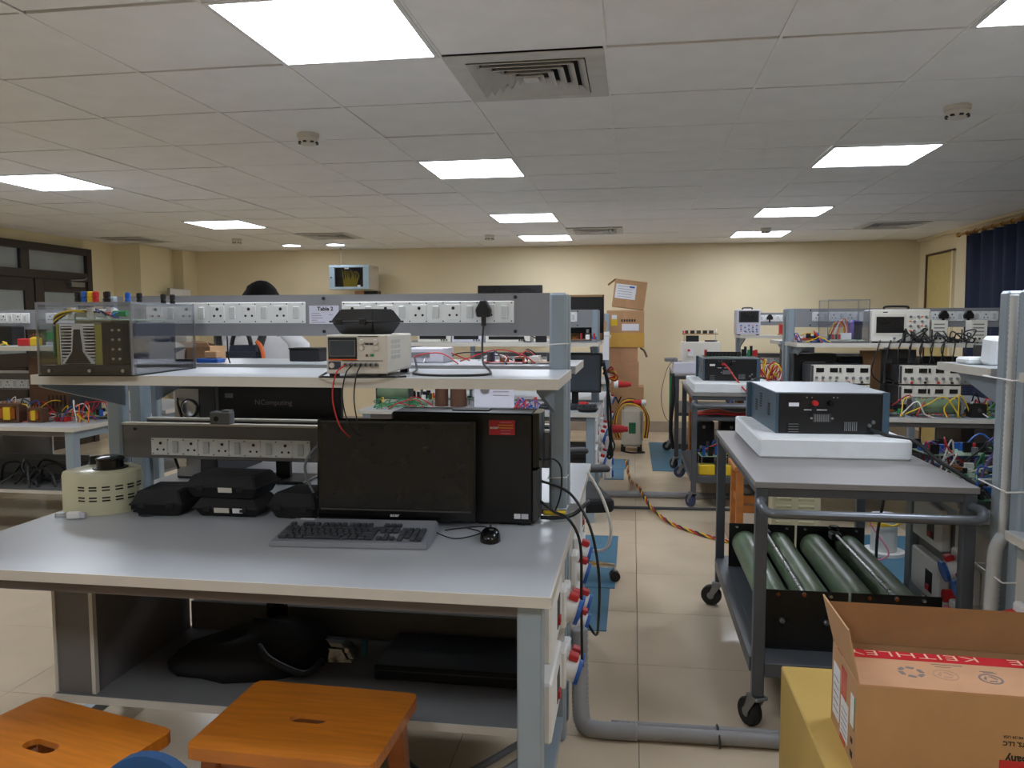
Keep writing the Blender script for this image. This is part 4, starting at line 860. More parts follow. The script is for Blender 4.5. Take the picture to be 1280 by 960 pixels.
t = thing('cardboard_parts_box', 'torn brown carton with odd parts on the rear shelf at the left', 'carton', (-1.70, 2.95, SR)); box('carton_body', (0, 0, .03), (.1, .12, .06), 'carton', t); quad('flap', [(-.05, -.06, .06), (.05, -.06, .06), (.06, -.1, .08), (-.06, -.1, .08)], 'carton', t, .003); box('black_part', (-.02, -.02, .07), (.05, .03, .02), 'black', t)
t = thing('blue_tray', 'flat blue tray with small parts on the rear shelf', 'tray', (-1.62, 2.84, SR)); box('tray_body', (0, 0, .008), (.09, .06, .016), 'blue', t, .003); box('cream_part', (.01, 0, .03), (.05, .04, .028), 'carton', t, .003)
tangle(10, (-.86, 2.8), (-.35, 3.05), SR, 33, '%s lead on the rear shelf behind the front bench', 'leads on the rear shelf', [('black', 'black'), ('red', 'red'), ('white', 'white')], .05, .0025)
wire('thin dark wire hanging from the upper panel behind the shelf', [(-1.44, 2.64, 1.37), (-1.46, 2.68, 1.3), (-1.475, 2.72, 1.27)], .0025, 'black')
# ------------------------------------------------------------------ second bench on the left
t = thing('computer_monitor', 'black monitor on the second left bench beside the aisle', 'monitor', (-.43, 5.98, DT), 0)
mo = box('housing', (0, 0, .25), (.40, .03, .30), 'black', t, .005, (-.08, 0, 0)); box('screen', (0, -.0155, .0), (.37, .001, .265), 'screen_lcd', mo); box('stand_neck', (0, .02, .06), (.05, .02, .12), 'black', t); box('stand_base', (0, 0, .006), (.2, .16, .012), 'black', t, .004); box('logo', (-.16, -.0158, -.125), (.014, .001, .01), 'paper', mo)
t = thing('keyboard', 'dark keyboard on the second left bench', 'keyboard', (-.46, 5.72, DT), 0); box('body', (0, 0, .012), (.42, .15, .024), 'black', t, .004)
for r in range(5):
    for k in range(16): box('key', (-.19 + k * .0255, -.055 + r * .026, .028), (.021, .021, .009), 'key', t)
t = thing('red_tool', 'small red tool lying behind the keyboard of the second left bench', 'tool', (-.36, 5.86, DT)); box('tool_body', (0, 0, .02), (.07, .04, .04), 'red', t, .01); cyl('tip', (.05, 0, .015), .006, .04, 'metal', t, 'x')
t = thing('dark_cable_coil', 'coiled black cable at the desk corner of the second left bench', 'cable', (-.31, 5.56, DT))
for k in range(3): tube('coil_loop', [((.06 + .006 * k) * math.cos(a), (.04 + .006 * k) * math.sin(a), .006 + .008 * k) for a in [2 * PI * q / 10 for q in range(11)]], .006, 'black', t)
t = thing('set_top_box', 'flat black device under the shelf of the second left bench', 'instrument', (-.43, 6.245, 1.0625)); box('device_body', (0, 0, .05), (.4, .05, .10), 'black', t, .004); box('silver_part', (.12, -.03, .06), (.04, .01, .03), 'steel', t)
for lb, x, wd, h, m in (('flat white instrument on the shelf of the second left bench, leftmost', -1.5, .26, .07, 'instr_white'), ('flat grey instrument on the shelf of the second left bench, with a dark front', -1.24, .24, .065, 'paper_grey'), ('long white board box on the shelf of the second left bench', -.93, .34, .06, 'instr_white')):
    t = thing('flat_instrument', lb, 'instrument', (x, 5.97, SH)); box('case_body', (0, 0, h / 2), (wd, .22, h), m, t, .003); box('front_window', (-.01, -.111, h * .55), (wd * .8, .002, h * .42), 'black', t)
    for k in range(3): cyl('knob', (wd * .38 - k * .02, -.115, h * .25), .006, .01, 'dark_grey', t, 'y', 8)
t = thing('wire_bunch_box', 'small black connector with loose wires on the second left shelf', 'connector', (-.68, 5.9, SH)); box('connector_body', (0, 0, .03), (.08, .06, .06), 'black', t, .003); tube('loose_wire', [(-.04, 0, .03), (-.09, -.03, .05), (-.13, -.04, .01), (-.07, -.05, .004)], .004, 'dark_grey', t)
pcb('crowded circuit board on the second left shelf behind the post', (-.38, 5.92, SH), .05, .24, .16, 41, 'pcb_brown', None, 12, .02, 1.5)
t = thing('panel_notice', 'white notice stuck on the panel of the second left bench', 'sign', (-.48, BY + .786, 1.46)); box('sheet', (0, 0, 0), (.09, .003, .07), 'paper', t)
for k in range(3): box('printed_line', (0, -.002, .018 - k * .016), (.06, .001, .003), 'ink_soft', t)
tangle(16, (-1.9, 5.5), (-1.4, 5.8), DT, 42, '%s wire heap on the second left desk', 'wire heap on the second left desk', [('green', 'green'), ('green', 'green'), ('red', 'red'), ('yellow', 'yellow')], .08, .004)
t = thing('green_rheostat', 'green tube resistor on the second left desk seen under the shelf', 'rheostat', (-1.83, 5.9, DT)); cyl('resistor_tube', (0, 0, .09), .055, .26, 'enamel_green', t, 'x'); 
for x in (-.13, .13): box('end_plate', (x, 0, .075), (.006, .13, .15), 'dark_grey', t)
pcb('pale circuit board on the second left desk beside the green resistor', (-1.62, 5.95, DT), 0, .22, .2, 43, 'pcb_pale', None, 14, .04, 1.4)
for k, x in enumerate((-1.43, -1.30)):
    t = thing('brown_drum', 'dark red-brown drum on the second left desk, %s' % ('left one' if k == 0 else 'right one'), 'drum', (x, 5.8, DT)); cyl('drum_body', (0, 0, .09), .05 + .012 * k, .18, 'red' if k == 0 else 'brown', t, n=24); bpy.data.objects[t.children[0].name].active_material = MATS['brown']; cyl('drum_lid', (0, 0, .184), .052 + .012 * k, .008, 'carton_in', t, n=24)
t = thing('printed_sheet_box', 'white printed box leaning on the second left desk', 'box', (-1.02, 5.78, DT), .1); box('box_body', (0, 0, .09), (.3, .02, .18), 'paper_grey', t, 0, (-.1, 0, 0)); lathe('round_print', [(.03, 0), (.035, .001), (.028, .0015)], 'ink_soft', t, (-.07, -.014, .14), (PI / 2 - .1, 0, 0))
for k in range(4): box('printed_line', (.05, -.012 - .0, .15 - k * .03), (.12, .001, .004), 'ink_soft', t, 0, (-.1, 0, 0))
pcb('dark green circuit board left of the printed box on the second left desk', (-1.2, 5.88, DT), 0, .1, .1, 44, 'pcb', None, 5, .06, 2)
tangle(12, (-.85, 5.6), (-.68, 5.9), DT, 45, '%s ribbon wire on the second left desk', 'ribbon wires on the second left desk', [('blue', 'blue'), ('pink', 'pink'), ('red', 'red'), ('violet', 'violet')], .07, .005)
t = thing('computer_monitor', 'black monitor top edge rising behind the second left panel', 'monitor', (-.42, 6.62, SH), 0); mo = box('housing', (0, 0, .21), (.36, .03, .30), 'black', t, .005); box('screen', (0, .016, 0), (.33, .001, .26), 'screen', mo); box('stand_neck', (0, .0, .04), (.05, .02, .08), 'black', t); box('stand_base', (0, 0, .005), (.2, .14, .01), 'black', t, .003)
# cables at the aisle end of the second and third left bench
R = random.Random(8)
for k in range(9): wire('black cable hanging at the aisle end of the second left bench', [(-.22, 6.05 + .03 * k, 1.1 - .04 * (k % 3)), (-.2 + .02 * R.random(), 6.1 + .03 * k, .95), (-.19 + .03 * R.random(), 6.1 + .02 * k, .75 - .05 * (k % 4)), (-.17 + .04 * R.random(), 6.15, .5 - .06 * (k % 3)), (-.19, 6.2, .35)], .007, 'black', 'black cables at the end of the second left bench')
for k in range(4): wire('red and orange lead knot at the aisle end of the second left bench', [(-.2, 6.3, 1.02), (-.16 + .015 * k, 6.25 - .03 * k, 1.06 - .02 * k), (-.13, 6.2, 1.0 - .015 * k), (-.18, 6.15, .98)], .006, ('red', 'orange', 'yellow', 'red')[k], 'lead knot at the second left bench')
def cee_plug(label, loc, rz, tilt=.3):
    t = thing('industrial_plug', label, 'plug', loc, rz, 'red industrial plugs'); t.rotation_euler = (tilt, 0, rz)
    cyl('plug_body', (0, 0, 0), .038, .11, 'red', t, 'y', 14, .03); cyl('collar', (0, -.075, 0), .045, .05, 'white', t, 'y', 14); cyl('gland', (0, .07, 0), .024, .04, 'red', t, 'y', 10)
cee_plug('red industrial plug hanging low at the end of the second left bench', (-.12, 6.6, .52), PI / 2 + PI, .0); cee_plug('red industrial plug in front of the carton stack', (-.10, 8.8, .72), PI * 1.5, .0)
for k, z in enumerate((.44, .30, .2)):
    t = thing('wall_outlet', 'white industrial outlet at the second left bench end, %s' % ('upper', 'middle', 'lowest')[k], 'socket', (-.215, 6.35, z)); box('outlet_body', (.03, 0, 0), (.06, .1, .1), 'white', t, .012); cyl('outlet_cap', (.065, 0, -.01), .03, .02, 'blue' if k else 'white', t, 'x', 12)
# ------------------------------------------------------------------ right benches: oscilloscope bench
def scope(label, loc, rz, w_, h, d_, body='instr_white', portrait=False):
    t = thing('oscilloscope', label, 'oscilloscope', loc, rz)
    bx('body', (-w_ / 2, .012, .01), (w_ / 2, d_, h), body, t, .01); bx('front_panel', (-w_ / 2, 0, .01), (w_ / 2, .014, h), body, t, .005)
    for s in (-1, 1): bx('foot', (s * w_ * .4 - .015, .02, 0), (s * w_ * .4 + .015, .05, .01), 'black', t)
    if portrait:
        bx('screen_bezel', (-w_ * .42, -.004, h * .5), (w_ * .42, 0, h * .95), 'dark_grey', t); bx('screen', (-w_ * .36, -.006, h * .54), (w_ * .36, -.003, h * .91), 'screen', t); kx0, kx1, kz0, kz1 = -w_ * .4, w_ * .42, h * .12, h * .42
    else:
        bx('screen_bezel', (-w_ * .44, -.004, h * .22), (w_ * .1, 0, h * .86), 'instr_cream', t); bx('screen', (-w_ * .41, -.006, h * .3), (w_ * .06, -.003, h * .78), 'screen', t); kx0, kx1, kz0, kz1 = w_ * .14, w_ * .46, h * .3, h * .85
    for i in range(5):
        for j in range(4):
            x = kx0 + (i + .5) * (kx1 - kx0) / 5; z = kz0 + (j + .5) * (kz1 - kz0) / 4
            if (i + j) % 2: lathe('knob', [(.009, 0), (.008, .012)], 'mid_grey' if not portrait else 'blue', t, (x, 0, z), (PI / 2, 0, 0), 10)
            else: bx('button', (x - .008, -.003, z - .004), (x + .008, 0, z + .004), 'socket_shade' if i % 3 else 'orange', t)
    for k in range(4): lathe('probe_jack', [(.009, 0), (.009, .016), (.005, .018)], 'steel', t, (-w_ * .1 + k * w_ * .15, 0, h * .14), (PI / 2, 0, 0), 10)
    tube('carry_handle', [(-w_ * .2, d_ * .5, h), (-w_ * .18, d_ * .5, h + .02), (w_ * .18, d_ * .5, h + .02), (w_ * .2, d_ * .5, h)], .008, 'black', t); bx('logo_mark', (-w_ * .3, -.001, h * .9), (-w_ * .22, 0, h * .93), 'ink', t)
    return t
EY = BY
scope('cream oscilloscope with dark screen on the shelf of the right bench', (1.855, EY + .42, SH), .0, .39, .235, .2)
scope('upright pale oscilloscope on the shelf of the farthest right bench', (1.25, CY + .45, SH), .0, .25, .28, .25, 'paper_grey', True)
t = thing('acrylic_cover_board', 'clear acrylic box with a wired circuit board on the right shelf', 'electronics', (1.36, EY + .38, SH))
aw, ad, ah = .28, .28, .30
for a, b in (((0, 0, 0), (aw, .004, ah)), ((0, ad - .004, 0), (aw, ad, ah)), ((0, .004, 0), (.004, ad - .004, ah)), ((aw - .004, .004, 0), (aw, ad - .004, ah)), ((0, 0, ah), (aw, ad, ah + .004))): bx('acrylic_panel', a, b, 'acrylic', t)
for x in (0, aw - .005):
    for y in (-.001, ad - .004): bx('acrylic_edge', (x, y, 0), (x + .005, y + .005, ah), 'acrylic_edge', t)
for y in (-.001, ad - .004): bx('acrylic_edge', (0, y, ah), (aw, y + .005, ah + .005), 'acrylic_edge', t)
bx('inner_board', (.01, .02, .02), (.26, .25, .024), 'pcb_pale', t); bx('violet_coil', (.17, .05, .024), (.25, .15, .16), 'violet', t, .02); bx('black_block', (.19, .03, .024), (.24, .05, .15), 'navy', t); bx('white_block', (.1, .03, .024), (.17, .06, .07), 'white', t)
for k in range(5): cyl('red_part', (.03 + k * .022, .06, .04), .009, .04, 'red' if k % 2 else 'dark_grey', t, 'z', 8)
for k, m in enumerate(('yellow', 'red', 'white', 'orange')): tube('lead', [(.02 + .02 * k, .08, .05), (.06 + .02 * k, .05, .14 + .01 * k), (.12 + .01 * k, .07, .12), (.13 + .01 * k, .09, .05)], .004, m, t)
pcb('circuit board with red and blue parts beside the acrylic box on the right shelf', (1.25, EY + .5, SH), .1, .17, .2, 51, 'pcb_brown', None, 12, .015, 1.2)
tangle(8, (1.18, EY + .36), (1.38, EY + .6), SH, 52, '%s lead at the left end of the right shelf', 'leads at the left end of the right shelf', [('red', 'red'), ('red', 'red'), ('yellow', 'yellow'), ('blue', 'blue')], .1, .004)
for k, x in enumerate((2.12, 2.375)):
    t = thing('signal_module', 'white signal module on the right shelf, %s' % ('the one beside the oscilloscope' if k == 0 else 'the one near the picture edge'), 'module', (x, EY + .45, SH)); box('case_body', (0, .03, .08), (.105, .1, .155), 'instr_white', t, .003); box('foot', (0, .03, .001), (.1, .09, .002), 'black', t)
    for j in range(4): box('printed_row', (-.005, -.0205, .13 - j * .025), (.07, .001, .008), 'mid_grey', t)
    for j in range(3): cyl('jack', (.03 - .028 * j, -.024, .03), .007, .01, 'black', t, 'y', 8)
for k, x in enumerate((2.09, 2.26, 2.43)):
    t = thing('mains_plug', 'black plug in the socket strip of the right bench, %s of three' % ('leftmost', 'middle', 'rightmost')[k], 'plug', (x, EY + .775, 1.455)); prism('plug_body', [(-.03, -.02), (.03, -.02), (.034, .006), (.012, .04), (-.012, .04), (-.034, .006)], .035, 'black', t, (0, 0, 0), (PI / 2, 0, 0), .004); cyl('strain_relief', (0, -.015, -.035), .009, .03, 'black', t)
    if k < 2: wire('black cable dropping from the %s plug of the right bench' % ('leftmost', 'middle')[k], [(x, EY + .76, 1.41), (x + .0, EY + .7, 1.37), (x - .04, EY + .62, 1.3), (x - .06 + .1 * k, EY + .5, SH + .01)], .006, 'black')
tangle(20, (1.85, EY + .34), (2.3, EY + .42), SH, 53, '%s probe cable heaped in front of the oscilloscope', 'probe cables in front of the oscilloscope', [('black', 'black'), ('black', 'black'), ('dark grey', 'dark_grey')], .1, .005)
for k in range(7):
    x = 1.7 + .07 * k; wire('black probe cable hanging in loops in front of the right shelf', [(x, EY + .33, SH + .02), (x - .03, EY + .30, 1.2), (x - .06 + .02 * k, EY + .28, 1.05), (x + .06, EY + .28, .98 + .02 * k), (x + .16, EY + .29, 1.1), (x + .2, EY + .31, SH + .01)], .0045, 'black', 'hanging probe cables of the right bench')
# power supplies on the desk
def psu(label, loc, w_=.39, h=.135, d_=.3):
    t = thing('bench_power_supply', label, 'power supply', loc, 0, 'white power supplies on the right bench')
    bx('body', (-w_ / 2, .006, .006), (w_ / 2, d_, h), 'dark_grey', t, .003); bx('front_panel', (-w_ / 2, 0, .006), (w_ / 2, .008, h), 'instr_white', t, .002); bx('side_strip', (-w_ / 2, -.002, .01), (-w_ / 2 + .015, 0, h - .004), 'dark_grey', t)
    for s in (-1, 1): bx('foot', (s * w_ * .4 - .02, .03, 0), (s * w_ * .4 + .02, .06, .006), 'black', t)
    for k in range(4):
        x = -w_ * .33 + k * w_ * .235 + (.008 if k > 1 else -.008); bx('display', (x - .026, -.003, h * .62), (x + .026, 0, h * .84), 'screen', t)
        for q in (-1, 1): lathe('knob', [(.011, 0), (.009, .014)], 'mid_grey', t, (x + q * .022, 0, h * .34), (PI / 2, 0, 0), 10)
    bx('rocker_switch', (-.01, -.004, h * .62), (.004, 0, h * .85), 'black', t)
    for k, m in enumerate(('red', 'black', 'red', 'black')): lathe('output_post', [(.008, 0), (.007, .018)], m, t, (w_ * (-.3 + .22 * k), 0, h * .13), (PI / 2, 0, 0), 8)
psu('white power supply with four displays, upper one left of the cardboard piece', (1.43, EY + .27, DT + .2)); psu('white power supply under the upper left one, behind the converter', (1.43, EY + .27, DT + .06)); tag(box('support_block', (1.43, EY + .42, DT + .03), (.36, .25, .06), 'dark_grey', None, .003), 'dark block under the left power supplies of the right bench', 'block')
psu('white power supply at the top of the right stack under the shelf', (2.01, EY + .27, DT + .20)); psu('white power supply at the bottom of the right stack, behind the green tube', (2.01, EY + .27, DT + .06)); tag(box('support_block', (2.01, EY + .42, DT + .03), (.36, .25, .06), 'dark_grey', None, .003), 'dark block under the right power supplies of the right bench', 'block')
t = thing('tube_rheostat', 'green tube rheostat lying at the desk edge of the right bench', 'rheostat', (2.0, EY + .13, DT)); cyl('resistor_tube', (0, 0, .07), .048, .26, 'enamel_green', t, 'x', 24)
for x in (-.15, .15): cyl('end_ring', (x, 0, .068), .062, .02, 'steel', t, 'x', 20); box('end_foot', (x, 0, .004), (.02, .1, .008), 'steel', t)
cyl('slider_rod', (0, 0, .128), .006, .3, 'metal', t, 'x', 8)
t = thing('black_jack_box', 'small black box right of the green tube on the right bench', 'box', (2.26, EY + .14, DT)); box('box_body', (0, 0, .045), (.1, .09, .09), 'black', t, .004); cyl('jack', (0, -.05, .05), .012, .02, 'dark_grey', t, 'y')
pcb('board with blue blocks left of the green tube on the right bench', (1.72, EY + .16, DT), 0, .17, .16, 54, 'pcb', None, 12, .03, 1.4); pcb('board with coloured wires at the right end of the right bench', (2.5, EY + .18, DT), 0, .3, .2, 55, 'pcb_pale', None, 16, .06, 1.6)
tangle(30, (1.62, EY + .04), (2.7, EY + .26), DT, 56, '%s lead on the desk of the right bench', 'leads on the desk of the right bench', [('red', 'red'), ('red', 'red'), ('green', 'green'), ('white', 'white'), ('yellow', 'yellow'), ('black', 'black')], .16, .0045)
for k in range(6): wire('white lead arching behind the black box on the right bench', [(2.25 + .02 * k, EY + .24, 1.0), (2.3 + .02 * k, EY + .2, 1.05 - .01 * k), (2.36 + .02 * k, EY + .16, .93), (2.38 + .02 * k, EY + .15, .86)], .006, 'white' if k % 3 else 'yellow', 'white leads arching on the right bench')
t = thing('brown_carton_piece', 'brown carton piece under the right shelf between the power supplies', 'carton', (1.73, EY + .66, DT)); box('carton_body', (0, 0, .21), (.12, .1, .42), 'carton', t); box('tape', (0, -.051, .3), (.03, .001, .2), 'carton_pale', t)
for lb, x, wd, h, m in (('dark equipment box at the back left of the right bench', 1.33, .3, .4, 'black'), ('dark equipment box behind the left power supplies of the right bench', 1.58, .16, .38, 'black_matte'), ('grey equipment box behind the right power supplies', 1.92, .22, .43, 'mid_grey'), ('black equipment box at the back right of the right bench', 2.2, .26, .38, 'black')):
    t = thing('equipment_box', lb, 'box', (x, EY + .68, DT)); box('box_body', (0, 0, h / 2), (wd, .16, h), m, t, .004); box('front_plate', (0, -.081, h * .8), (wd * .5, .002, h * .1), 'steel' if m == 'black' else 'dark_grey', t)
# boards on the rear desk of the bench at the right edge
for k, (x, y, lf, m, lb) in enumerate(((1.28, 3.38, .11, 'pcb_pale', 'raised pale green board nearest the trolley, farthest back'), (1.32, 3.12, .07, 'pcb_pale', 'raised pale green board behind the front trolley, with red terminals'), (1.58, 3.36, .12, 'pcb', 'green board stack right of the pale board behind the trolley'), (1.24, 2.92, .03, 'pcb', 'low green board beside the right post behind the trolley'), (1.62, 3.1, .06, 'pcb_pale', 'pale board hidden partly by the right post'))):
    pcb(lb + '', (x, y, DT), .12 * (-1) ** k, .26, .2, 60 + k, m, 'green boards behind the front trolley', 16, lf, 1.0)
tangle(34, (1.17, 2.85), (1.7, 3.48), DT + .03, 64, '%s wire among the boards behind the front trolley', 'wires among the boards behind the front trolley', [('red', 'red'), ('violet', 'violet'), ('white', 'white'), ('black', 'black'), ('green', 'green'), ('blue', 'blue')], .15, .0035, .06)
pcb('dim green board on the lower shelf of the oscilloscope bench', (1.9, EY + .36, LS), .1, .3, .24, 90, 'pcb', None, 14, .05, 1.6)
# farthest right bench
t = thing('wire_spool', 'red wire spool on the shelf of the farthest right bench', 'spool', (1.63, CY + .5, SH)); cyl('winding', (0, 0, .065), .055, .1, 'red', t, n=20); 
for z in (.008, .122): cyl('flange', (0, 0, z), .068, .016, 'carton', t, n=20)
t = thing('mains_plug', 'black plug in the socket strip of the farthest right bench', 'plug', (1.52, CY + .77, 1.455)); prism('plug_body', [(-.03, -.02), (.03, -.02), (.034, .006), (.012, .04), (-.012, .04), (-.034, .006)], .035, 'black', t, (0, 0, 0), (PI / 2, 0, 0), .004); cyl('strain_relief', (0, -.015, -.035), .009, .03, 'black', t)
tangle(22, (1.2, CY + .05), (1.75, CY + .5), DT, 65, '%s lead in the heap on the farthest right bench', 'lead heap on the farthest right bench', [('red', 'red'), ('yellow', 'yellow'), ('red', 'red'), ('white', 'white')], .25, .008)
t = thing('dark_instrument', 'dark grey instrument under the shelf of the farthest right bench', 'instrument', (1.75, CY + .4, DT)); box('case_body', (0, 0, .2), (.3, .3, .4), 'dark_grey', t, .004); box('front_plate', (0, -.151, .25), (.2, .002, .15), 'black', t)
t = thing('red_plug', 'red plug standing on the farthest right desk', 'plug', (1.33, CY + .3, DT)); cyl('plug_body', (0, 0, .12), .035, .16, 'red', t, 'z', 12, .02); cyl('plug_base', (0, 0, .02), .04, .04, 'white', t, 'z', 12)
# rear of the bench at the right picture edge: foam pieces on its shelf
t = thing('foam_packing', 'torn white packing foam on the shelf beside the right post', 'packing foam', (1.26, 2.98, SH)); box('foam_block', (.0, -.02, .05), (.09, .07, .1), 'foam', t, .012, (.1, 0, .2)); box('foam_block', (-.02, .06, .0125), (.14, .1, .025), 'foam', t, .008)
t = thing('black_grille_unit', 'small black ribbed unit behind the packing foam', 'instrument', (1.36, 3.13, SH)); box('unit_body', (0, 0, .035), (.2, .08, .07), 'black', t, .004)
for k in range(6): box('rib', (-.08 + k * .03, -.042, .035), (.016, .006, .05), 'black_gloss', t)
tag(tube('flexible_conduit', [(1.165, 2.645, 1.5), (1.165, 2.645, 1.0), (1.16, 2.64, .72)] , .012, 'pipe_white', None, 8, 60, True, .18), 'thin white corrugated conduit between the right posts', 'conduit'); tag(tube('flexible_conduit', [(1.165, 2.64, .74), (1.14, 2.63, .70), (1.13, 2.62, .6), (1.128, 2.63, .3), (1.13, 2.64, .03)], .02, 'pipe_white', None, 10, 30, True, .14), 'thick corrugated conduit running down the right posts', 'conduit')
for k, z in enumerate((1.24, .90, .62)): 
    t = thing('cable_tie', 'white cable tie around the right bench posts, %s' % ('top', 'middle', 'lowest')[k], 'cable tie', (1.16, 2.645, z), 0, 'white cable ties on posts'); tube('strap', [(-.034, -.1, 0), (.05, -.1, .004), (.05, .1, 0), (-.034, .1, .002), (-.034, -.1, 0)], .0025, 'white', t, 5, 1, False)
for k, z in enumerate((1.345, .905, .80)):
    t = thing('cable_tie', 'white cable tie around the post of the front left bench, %s' % ('top', 'middle', 'lowest')[k], 'cable tie', (-.24, 2.58, z), 0, 'white cable ties on posts'); tube('strap', [(-.031, -.033, 0), (.031, -.033, .004), (.031, .033, 0), (-.031, .033, .002), (-.031, -.033, 0)], .002, 'white', t, 5, 1, False)
cee_plug('red and blue industrial plug low behind the front trolley', (1.22, 3.0, .42), PI * .5, 0)
t = thing('blue_bottle_cap', 'small bright blue cap peeking over the carton flap', 'cap', (1.16, 2.6, .0)); cyl('cap_body', (0, 0, .2), .03, .4, 'white', t); cyl('cap_top', (0, 0, .42), .032, .04, 'teal', t)
# ------------------------------------------------------------------ boxes bottom right
YZ = .38
t = thing('yellow_carton', 'large plain yellow box on the floor under the open carton', 'box', (.455, 1.30, 0)); bx('box_body', (0, 0, 0), (.66, 1.10, YZ), 'yellow_box', t, .004); bx('lid_seam', (.352, .0, YZ), (.358, 1.1, YZ + .0008), 'carton_pale', t)
CF = thing('open_carton', 'open brown instrument carton lying upside down on the yellow box', 'carton', (.518, 1.84, YZ), -.03)
cw, cd, ch = .475, .255, .206
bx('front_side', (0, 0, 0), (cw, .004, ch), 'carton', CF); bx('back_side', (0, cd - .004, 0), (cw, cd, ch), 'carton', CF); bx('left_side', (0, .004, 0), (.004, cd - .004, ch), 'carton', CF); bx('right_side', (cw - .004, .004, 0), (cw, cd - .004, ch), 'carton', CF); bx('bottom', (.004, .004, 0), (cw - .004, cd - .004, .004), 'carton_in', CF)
bx('near_flap', (0, 0, ch), (cw, .20, ch + .004), 'carton_pale', CF)
tp = bx('printed_tape', (.0, .155, ch + .0041), (cw, .203, ch + .0048), 'tape_red', CF)
tx = cw / 2
for s_, x_ in (('KE', cw - .006), ('KEITHLEY', .325)): text('tape_lettering', s_, .042, 'tape_print', CF, (x_, .199, ch + .005), (0, 0, PI), 'LEFT', 1.7, -.0006)
text('lettering', 'A Tektronix Company', .024, 'ink', CF, (.315 + .0, -.0006, .072), (PI / 2, PI, 0), 'RIGHT', 1.0, .0006)
text('lettering', 'KEITHLEY INSTRUMENTS, LLC', .014, 'ink', CF, (.308, -.0006, .104), (PI / 2, PI, 0), 'RIGHT', 1.05, .0003); text('lettering', '28775 AURORA ROAD, CLEVELAND, OHIO 44139 USA', .009, 'ink', CF, (.308, -.0006, .118), (PI / 2, PI, 0), 'RIGHT', 1.0)
bx('red_print', (.303, -.001, .0), (cw, 0, .06), 'tape_red', CF)
# recycling arrows and round marks on the near flap
def mark(cx, cy, r, n, m, arrow=True):
    for k in range(n):
        a = 2 * PI * k / n; prism('printed_mark', [(r * .62 * math.cos(a), r * .62 * math.sin(a)), (r * math.cos(a), r * math.sin(a)), (r * math.cos(a + .55 * 2 * PI / n), r * math.sin(a + .55 * 2 * PI / n)), (r * .82 * math.cos(a + .8 * 2 * PI / n), r * .82 * math.sin(a + .8 * 2 * PI / n)), (r * .62 * math.cos(a + .55 * 2 * PI / n), r * .62 * math.sin(a + .55 * 2 * PI / n))], .0005, m, CF, (cx, cy, ch + .0041))
def ringmark(cx, cy, r0, r1, m):
    me = ringplate([(r1 * math.cos(2 * PI * k / 24), r1 * math.sin(2 * PI * k / 24)) for k in range(24)], [(r0 * math.cos(2 * PI * k / 24), r0 * math.sin(2 * PI * k / 24)) for k in range(24)], .0005); mk('printed_ring', me, m, CF, (cx, cy, ch + .0041))
mark(.14, .088, .03, 6, 'ink_soft'); ringmark(.215, .085, .025, .028, 'ink_faint'); mark(.215, .085, .018, 3, 'ink_faint'); ringmark(.31, .08, .021, .026, 'ink_soft'); mark(.31, .08, .016, 3, 'ink_soft')
for k, (x, y, wd) in enumerate(((.2, .14, .07), (.205, .127, .035), (.3, .118, .03), (.305, .112, .03))): bx('printed_line', (x, y, ch + .0041), (x + wd, y + .003, ch + .0046), 'ink_soft', CF)
# labels on the left side
def lpl(n, y0, y1, z0, z1, m, th=.0008): return bx(n, (-th, y0, z0), (0, y1, z1), m, CF)
lpl('white_label', .165, .235, .03, .165, 'paper'); lpl('white_label', .075, .15, .02, .115, 'paper'); lpl('red_label', .10, .15, .116, .19, 'tape_red'); lpl('red_label', .10, .15, .003, .02, 'tape_red'); lpl('small_label', .018, .055, .09, .165, 'white'); lpl('label_edge', .016, .02, .088, .168, 'green', .0012)
for k in range(5): lpl('printed_line', .175, .225, .05 + .02 * k, .053 + .02 * k, 'ink_soft', .0012); lpl('printed_line', .085, .14, .03 + .015 * k, .032 + .015 * k, 'ink_soft', .0012)
lpl('printed_mark', .03, .045, .05, .062, 'ink', .0012); lpl('printed_mark', .028, .047, .015, .03, 'ink', .0012)
quad('left_flap', [(.002, 0, ch), (.002, cd, ch), (-.022, cd + .035, ch + .112), (-.018, .03, ch + .118)], 'carton', CF, .004)
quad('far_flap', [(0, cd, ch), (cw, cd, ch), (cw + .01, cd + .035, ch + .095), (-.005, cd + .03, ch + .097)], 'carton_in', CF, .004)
quad('right_flap', [(cw, .21, ch + .002), (cw, cd, ch + .002), (cw + .1, cd - .01, ch + .03), (cw + .1, .22, ch + .03)], 'carton_pale', CF, .004)
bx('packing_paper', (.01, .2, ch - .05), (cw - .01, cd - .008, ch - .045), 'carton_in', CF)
# ------------------------------------------------------------------ floor things
def mat_(label, a, b, z=0.): return tag(bx('rubber_mat', (a[0], a[1], z), (b[0], b[1], z + .004), 'mat_blue', None, .001), label, 'mat', 'blue rubber mats')
mat_('blue rubber mat under the office chair castor', (-1.7, 4.12, .0), (-.08, 5.15), .0); mat_('blue rubber mat strip nearest the camera at the left bench end', (-1.7, 3.53), (-.105, 4.11), 0); mat_('blue rubber mat beside the aisle end of the second left bench', (-.24, 7.03), (-.065, 7.55)); mat_('blue rubber mat in front of the white voltage unit', (-.24, 7.56), (-.02, 8.1)); mat_('large blue rubber mat near the far wall right of the aisle', (.2, 7.5), (.62, 9.3)); mat_('blue rubber mat under the oscilloscope bench', (1.2, 4.1), (3.0, 5.42))
def pipe(label, pts, r, m='pipe', n=10, sub=6, ridge=0): return tag(tube('floor_conduit', pts, r, m, None, n, sub, True, ridge), label, 'conduit')
